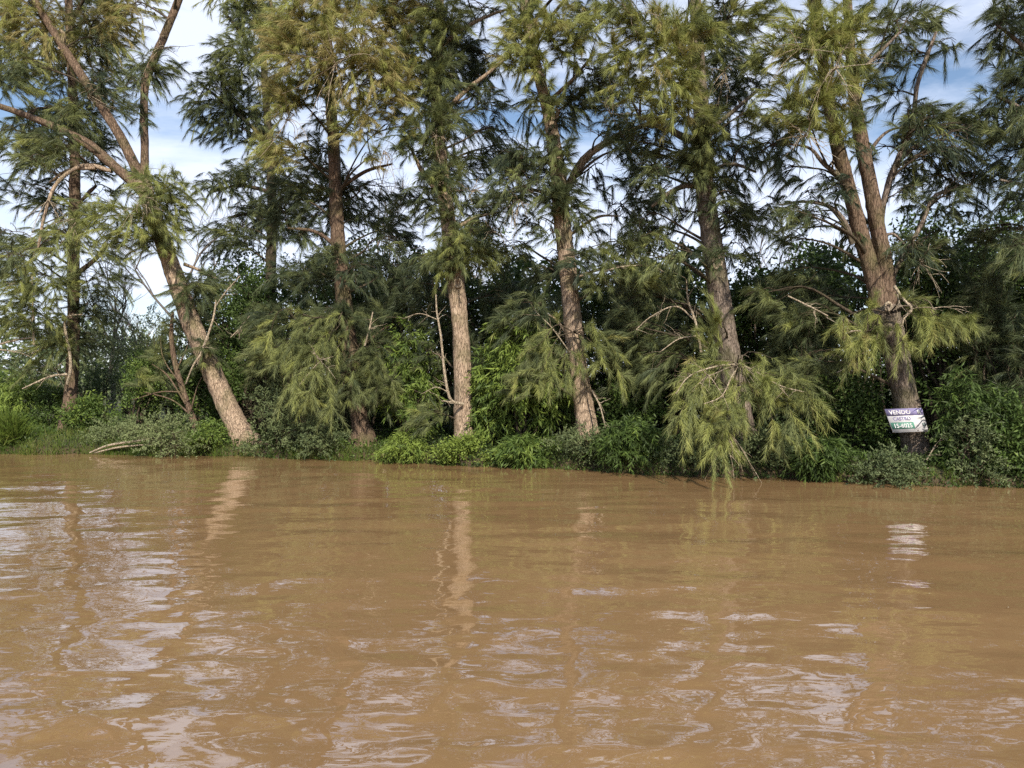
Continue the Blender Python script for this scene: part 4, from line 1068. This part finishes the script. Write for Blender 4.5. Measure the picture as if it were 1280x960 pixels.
# dense thicket that closes the view between and behind the evergreens
m = MB()
N = 46000
x = rng.uniform(-8.5, 22, N); dd_ = rng.uniform(4.2, 6.2, N)
y = shore_y(x) + dd_
hgt = (480 - 336) / FPX * y + CAMH + 0.35 * np.sin(x * 1.9) + 0.25 * np.sin(x * 4.3 + 1)
z = 0.4 + rng.uniform(0, 1, N) * (hgt - 0.4)
leaves(m, np.stack([x, y, z], -1), unit(rand_unit(N) + np.array([0, -.2, -.2])), rng.uniform(.18, .34, N), rng.uniform(.07, .13, N), np.clip(0.2 + 0.1 * np.sin(x * 1.1) + rng.normal(0, .08, N), 0, 1))
tag(m.build('thicket', M_LEAF, smooth=False), 'dark thicket closing the view behind the evergreens', kind='stuff')

# ------------------------------------------------------------------ grass
m = MB()
N = 46000
x = np.concatenate([rng.uniform(-16, 10.5, 30000), rng.uniform(-16, -7.5, 16000)])
d = np.concatenate([rng.exponential(0.14, 30000), rng.uniform(0, 4.5, 16000)])
dens = 0.5 + 0.5 * np.sin(x * 1.9) * np.sin(x * 0.7 + 2)
keep = rng.uniform(0, 1, N) < np.where(np.arange(N) < 30000, (0.25 + 0.75 * dens) * np.where(x > -3, 0.35, 1), 1)
x, d = x[keep], d[keep]
y = shore_y(x) + d - 0.05
z = bank_z(x, y) - 0.02
N = len(x)
dr = unit(rng.normal(0, 0.42, (N, 3)) * np.array([1, 1, 0]) + np.array([0, -0.12, 1.0]))
pat = 0.45 + 0.3 * np.sin(x * 2.7 + 1) * np.sin(x * 0.9)
needles(m, np.stack([x, y, z], -1), dr, rng.uniform(0.08, 0.24, N) * (1 + 0.6 * (rng.uniform(0, 1, N) > .9)), rng.uniform(0.008, 0.016, N), np.clip(pat + rng.normal(0, .15, N), 0, 1))
tag(m.build('bank_grass', M_GRASS, smooth=False), 'green grass fringe along the waterline', kind='stuff')

# ground cover : low leaves over the bank between the shrubs
m = MB()
N = 30000
x = rng.uniform(-16, 10.5, N); d = rng.uniform(-0.12, 3.0, N)
y = shore_y(x) + d; z = bank_z(x, y) + rng.uniform(0.0, 0.16, N)
z = np.maximum(z, 0.02)
keep = (x > -8.2) | (rng.uniform(0, 1, N) < 0.35)
x, y, z = x[keep], y[keep], z[keep]
N = len(x)
leaves(m, np.stack([x, y, z], -1), unit(rand_unit(N) * 0.8 + np.array([0, -0.3, 0.5])), rng.uniform(.05, .11, N), rng.uniform(.025, .05, N), np.clip(0.25 + 0.2 * np.sin(x * 1.3) + rng.normal(0, .15, N), 0, 1))
tag(m.build('ground_cover', M_LEAF, smooth=False), 'low leafy ground cover on the shaded bank', kind='stuff')

# ------------------------------------------------------------------ fallen sticks on the bank
for lab, pts in (('longest pale fallen branch lying at the water edge under the olive bramble', [(112, 566, 2), (135, 557, 3), (165, 552, 3), (200, 547, 2)]),
                 ('pale fallen branch lying just below the longest one at the water edge', [(118, 566, 2), (150, 559, 2.5), (185, 556, 2), (205, 557, 1.5)]),
                 ('pale bare branch sticking out of the narrow-leaved yellow-green bush', [(478, 568, 2.5), (500, 564, 3), (525, 562, 2)])):
    Y = shore_depth(pts[1][0]) - 0.1
    rows = px_path(pts, Y)
    b = rows[0, :3]
    m = MB(); stem_tube(m, rows, sides=7, rough=0.1, step=0.08)
    tag(m.build('fallen_branch', M_DEAD, base=b), lab, 'branch', 'fallen branches')

# ------------------------------------------------------------------ the sign on the trunk
M_WHITE = flat_mat('sign_white', (0.66, 0.66, 0.70), 0.45, 0.35, 7)
M_PURPLE = flat_mat('sign_violet', (0.23, 0.21, 0.40), 0.5, 0.4, 7)
M_GREEN = flat_mat('sign_green', (0.10, 0.27, 0.21), 0.5, 0.4, 7)
M_SMUDGE = flat_mat('sign_smudge', (0.14, 0.18, 0.18), 0.6, 0.3, 20)
M_NAIL = flat_mat('rusty_nail', (0.12, 0.07, 0.04), 0.6, 0.3, 40)
SY = 13.12
A = P(1105.5, 511.5, SY + 0.10); B = P(1152, 510, SY - 0.02); C = P(1116, 541, SY + 0.02); D = P(1160.5, 539, SY - 0.10)
sroot = thing('sale_sign', (C + D) / 2, 'tilted white, violet and green sale sign nailed across the trunk of the big forked tree', 'sign')
nrm = unit(np.cross(D - C, A - C)); nrm = nrm if nrm[1] < 0 else -nrm


def sgn(u, v, h):
    u, v = np.asarray(u, float)[..., None], np.asarray(v, float)[..., None]
    return (C * (1 - u) + D * u) * (1 - v) + (A * (1 - u) + B * u) * v + nrm * np.asarray(h, float)[..., None]


def slab(name, u0, u1, v0, v1, h0, h1, mat):
    u = np.array([u0, u1, u1, u0] * 2); v = np.array([v0, v0, v1, v1] * 2); h = np.array([h0] * 4 + [h1] * 4)
    m = MB(); m.add(sgn(u, v, h), [[3, 2, 1, 0], [4, 5, 6, 7], [0, 1, 5, 4], [1, 2, 6, 5], [2, 3, 7, 6], [3, 0, 4, 7]])
    return m.build(name, mat, sroot, smooth=False)


slab('board', 0, 1, 0, 1, 0, 0.012, M_WHITE)
slab('violet_band', 0.002, 0.998, 0.70, 0.998, 0.012, 0.015, M_PURPLE)
slab('green_band', 0.02, 0.66, 0.14, 0.42, 0.012, 0.015, M_GREEN)
slab('smudge', 0.88, 0.97, 0.22, 0.36, 0.012, 0.014, M_SMUDGE)


def lettering(text, u0, u1, v0, v1, mat, h=0.0185):
    cu = bpy.data.curves.new('lettering', 'FONT')
    cu.body = text; cu.offset = 0.018; cu.resolution_u = 3
    to = bpy.data.objects.new('lettering', cu); COL.objects.link(to)
    me = bpy.data.meshes.new_from_object(to.evaluated_get(bpy.context.evaluated_depsgraph_get()))
    bpy.data.objects.remove(to)
    co = np.array([v.co[:] for v in me.vertices]); fs = [list(p.vertices) for p in me.polygons]
    lo, hi = co.min(0), co.max(0)
    u = u0 + (co[:, 0] - lo[0]) / (hi[0] - lo[0]) * (u1 - u0); v = v0 + (co[:, 1] - lo[1]) / (hi[1] - lo[1]) * (v1 - v0)
    pts = sgn(u, v, np.full(len(u), h)) - np.array(sroot.location)
    nm = bpy.data.meshes.new('lettering'); nm.from_pydata([tuple(p) for p in pts], [], fs); nm.materials.append(mat)
    o = bpy.data.objects.new('lettering', nm); COL.objects.link(o); o.parent = sroot


lettering('VENDO', 0.08, 0.66, 0.76, 0.94, M_WHITE)
lettering('CASTRO', 0.14, 0.62, 0.50, 0.66, M_PURPLE)
lettering('15-6025', 0.11, 0.60, 0.19, 0.37, M_WHITE)
slab('violet_mark', 0.84, 0.93, 0.76, 0.92, 0.015, 0.017, M_WHITE)
for (u, v) in ((0.62, 0.93), (0.72, 0.06)):
    c = sgn(u, v, 0.012)
    m = MB(); tube(m, np.array([c, c + nrm * 0.008]), np.array([0.010, 0.010]), 8); m.build('nail', M_NAIL, sroot)

# ------------------------------------------------------------------ scraps floating on the river
m = MB()
N = 22
y = rng.uniform(2.6, 13, N); x = rng.uniform(-.75, .75, N) * y
th = rng.uniform(0, 6.28, N)
d = np.stack([np.cos(th), np.sin(th), np.zeros(N)], -1); sd_ = np.stack([-np.sin(th), np.cos(th), np.zeros(N)], -1)
o = np.stack([x, y, np.full(N, 0.016)], -1)
L = rng.uniform(.008, .022, N)[:, None]
v = np.stack([o, o + d * L * .5 + sd_ * L * .3, o + d * L, o + d * L * .5 - sd_ * L * .3], 1).reshape(-1, 3)
m.add(v, np.arange(N * 4).reshape(N, 4))
tag(m.build('floating_scraps', flat_mat('pale_leaf_scrap', (0.5, 0.45, 0.33), 0.7, 0.3, 30), smooth=False), 'pale leaf scraps floating on the river', kind='stuff')
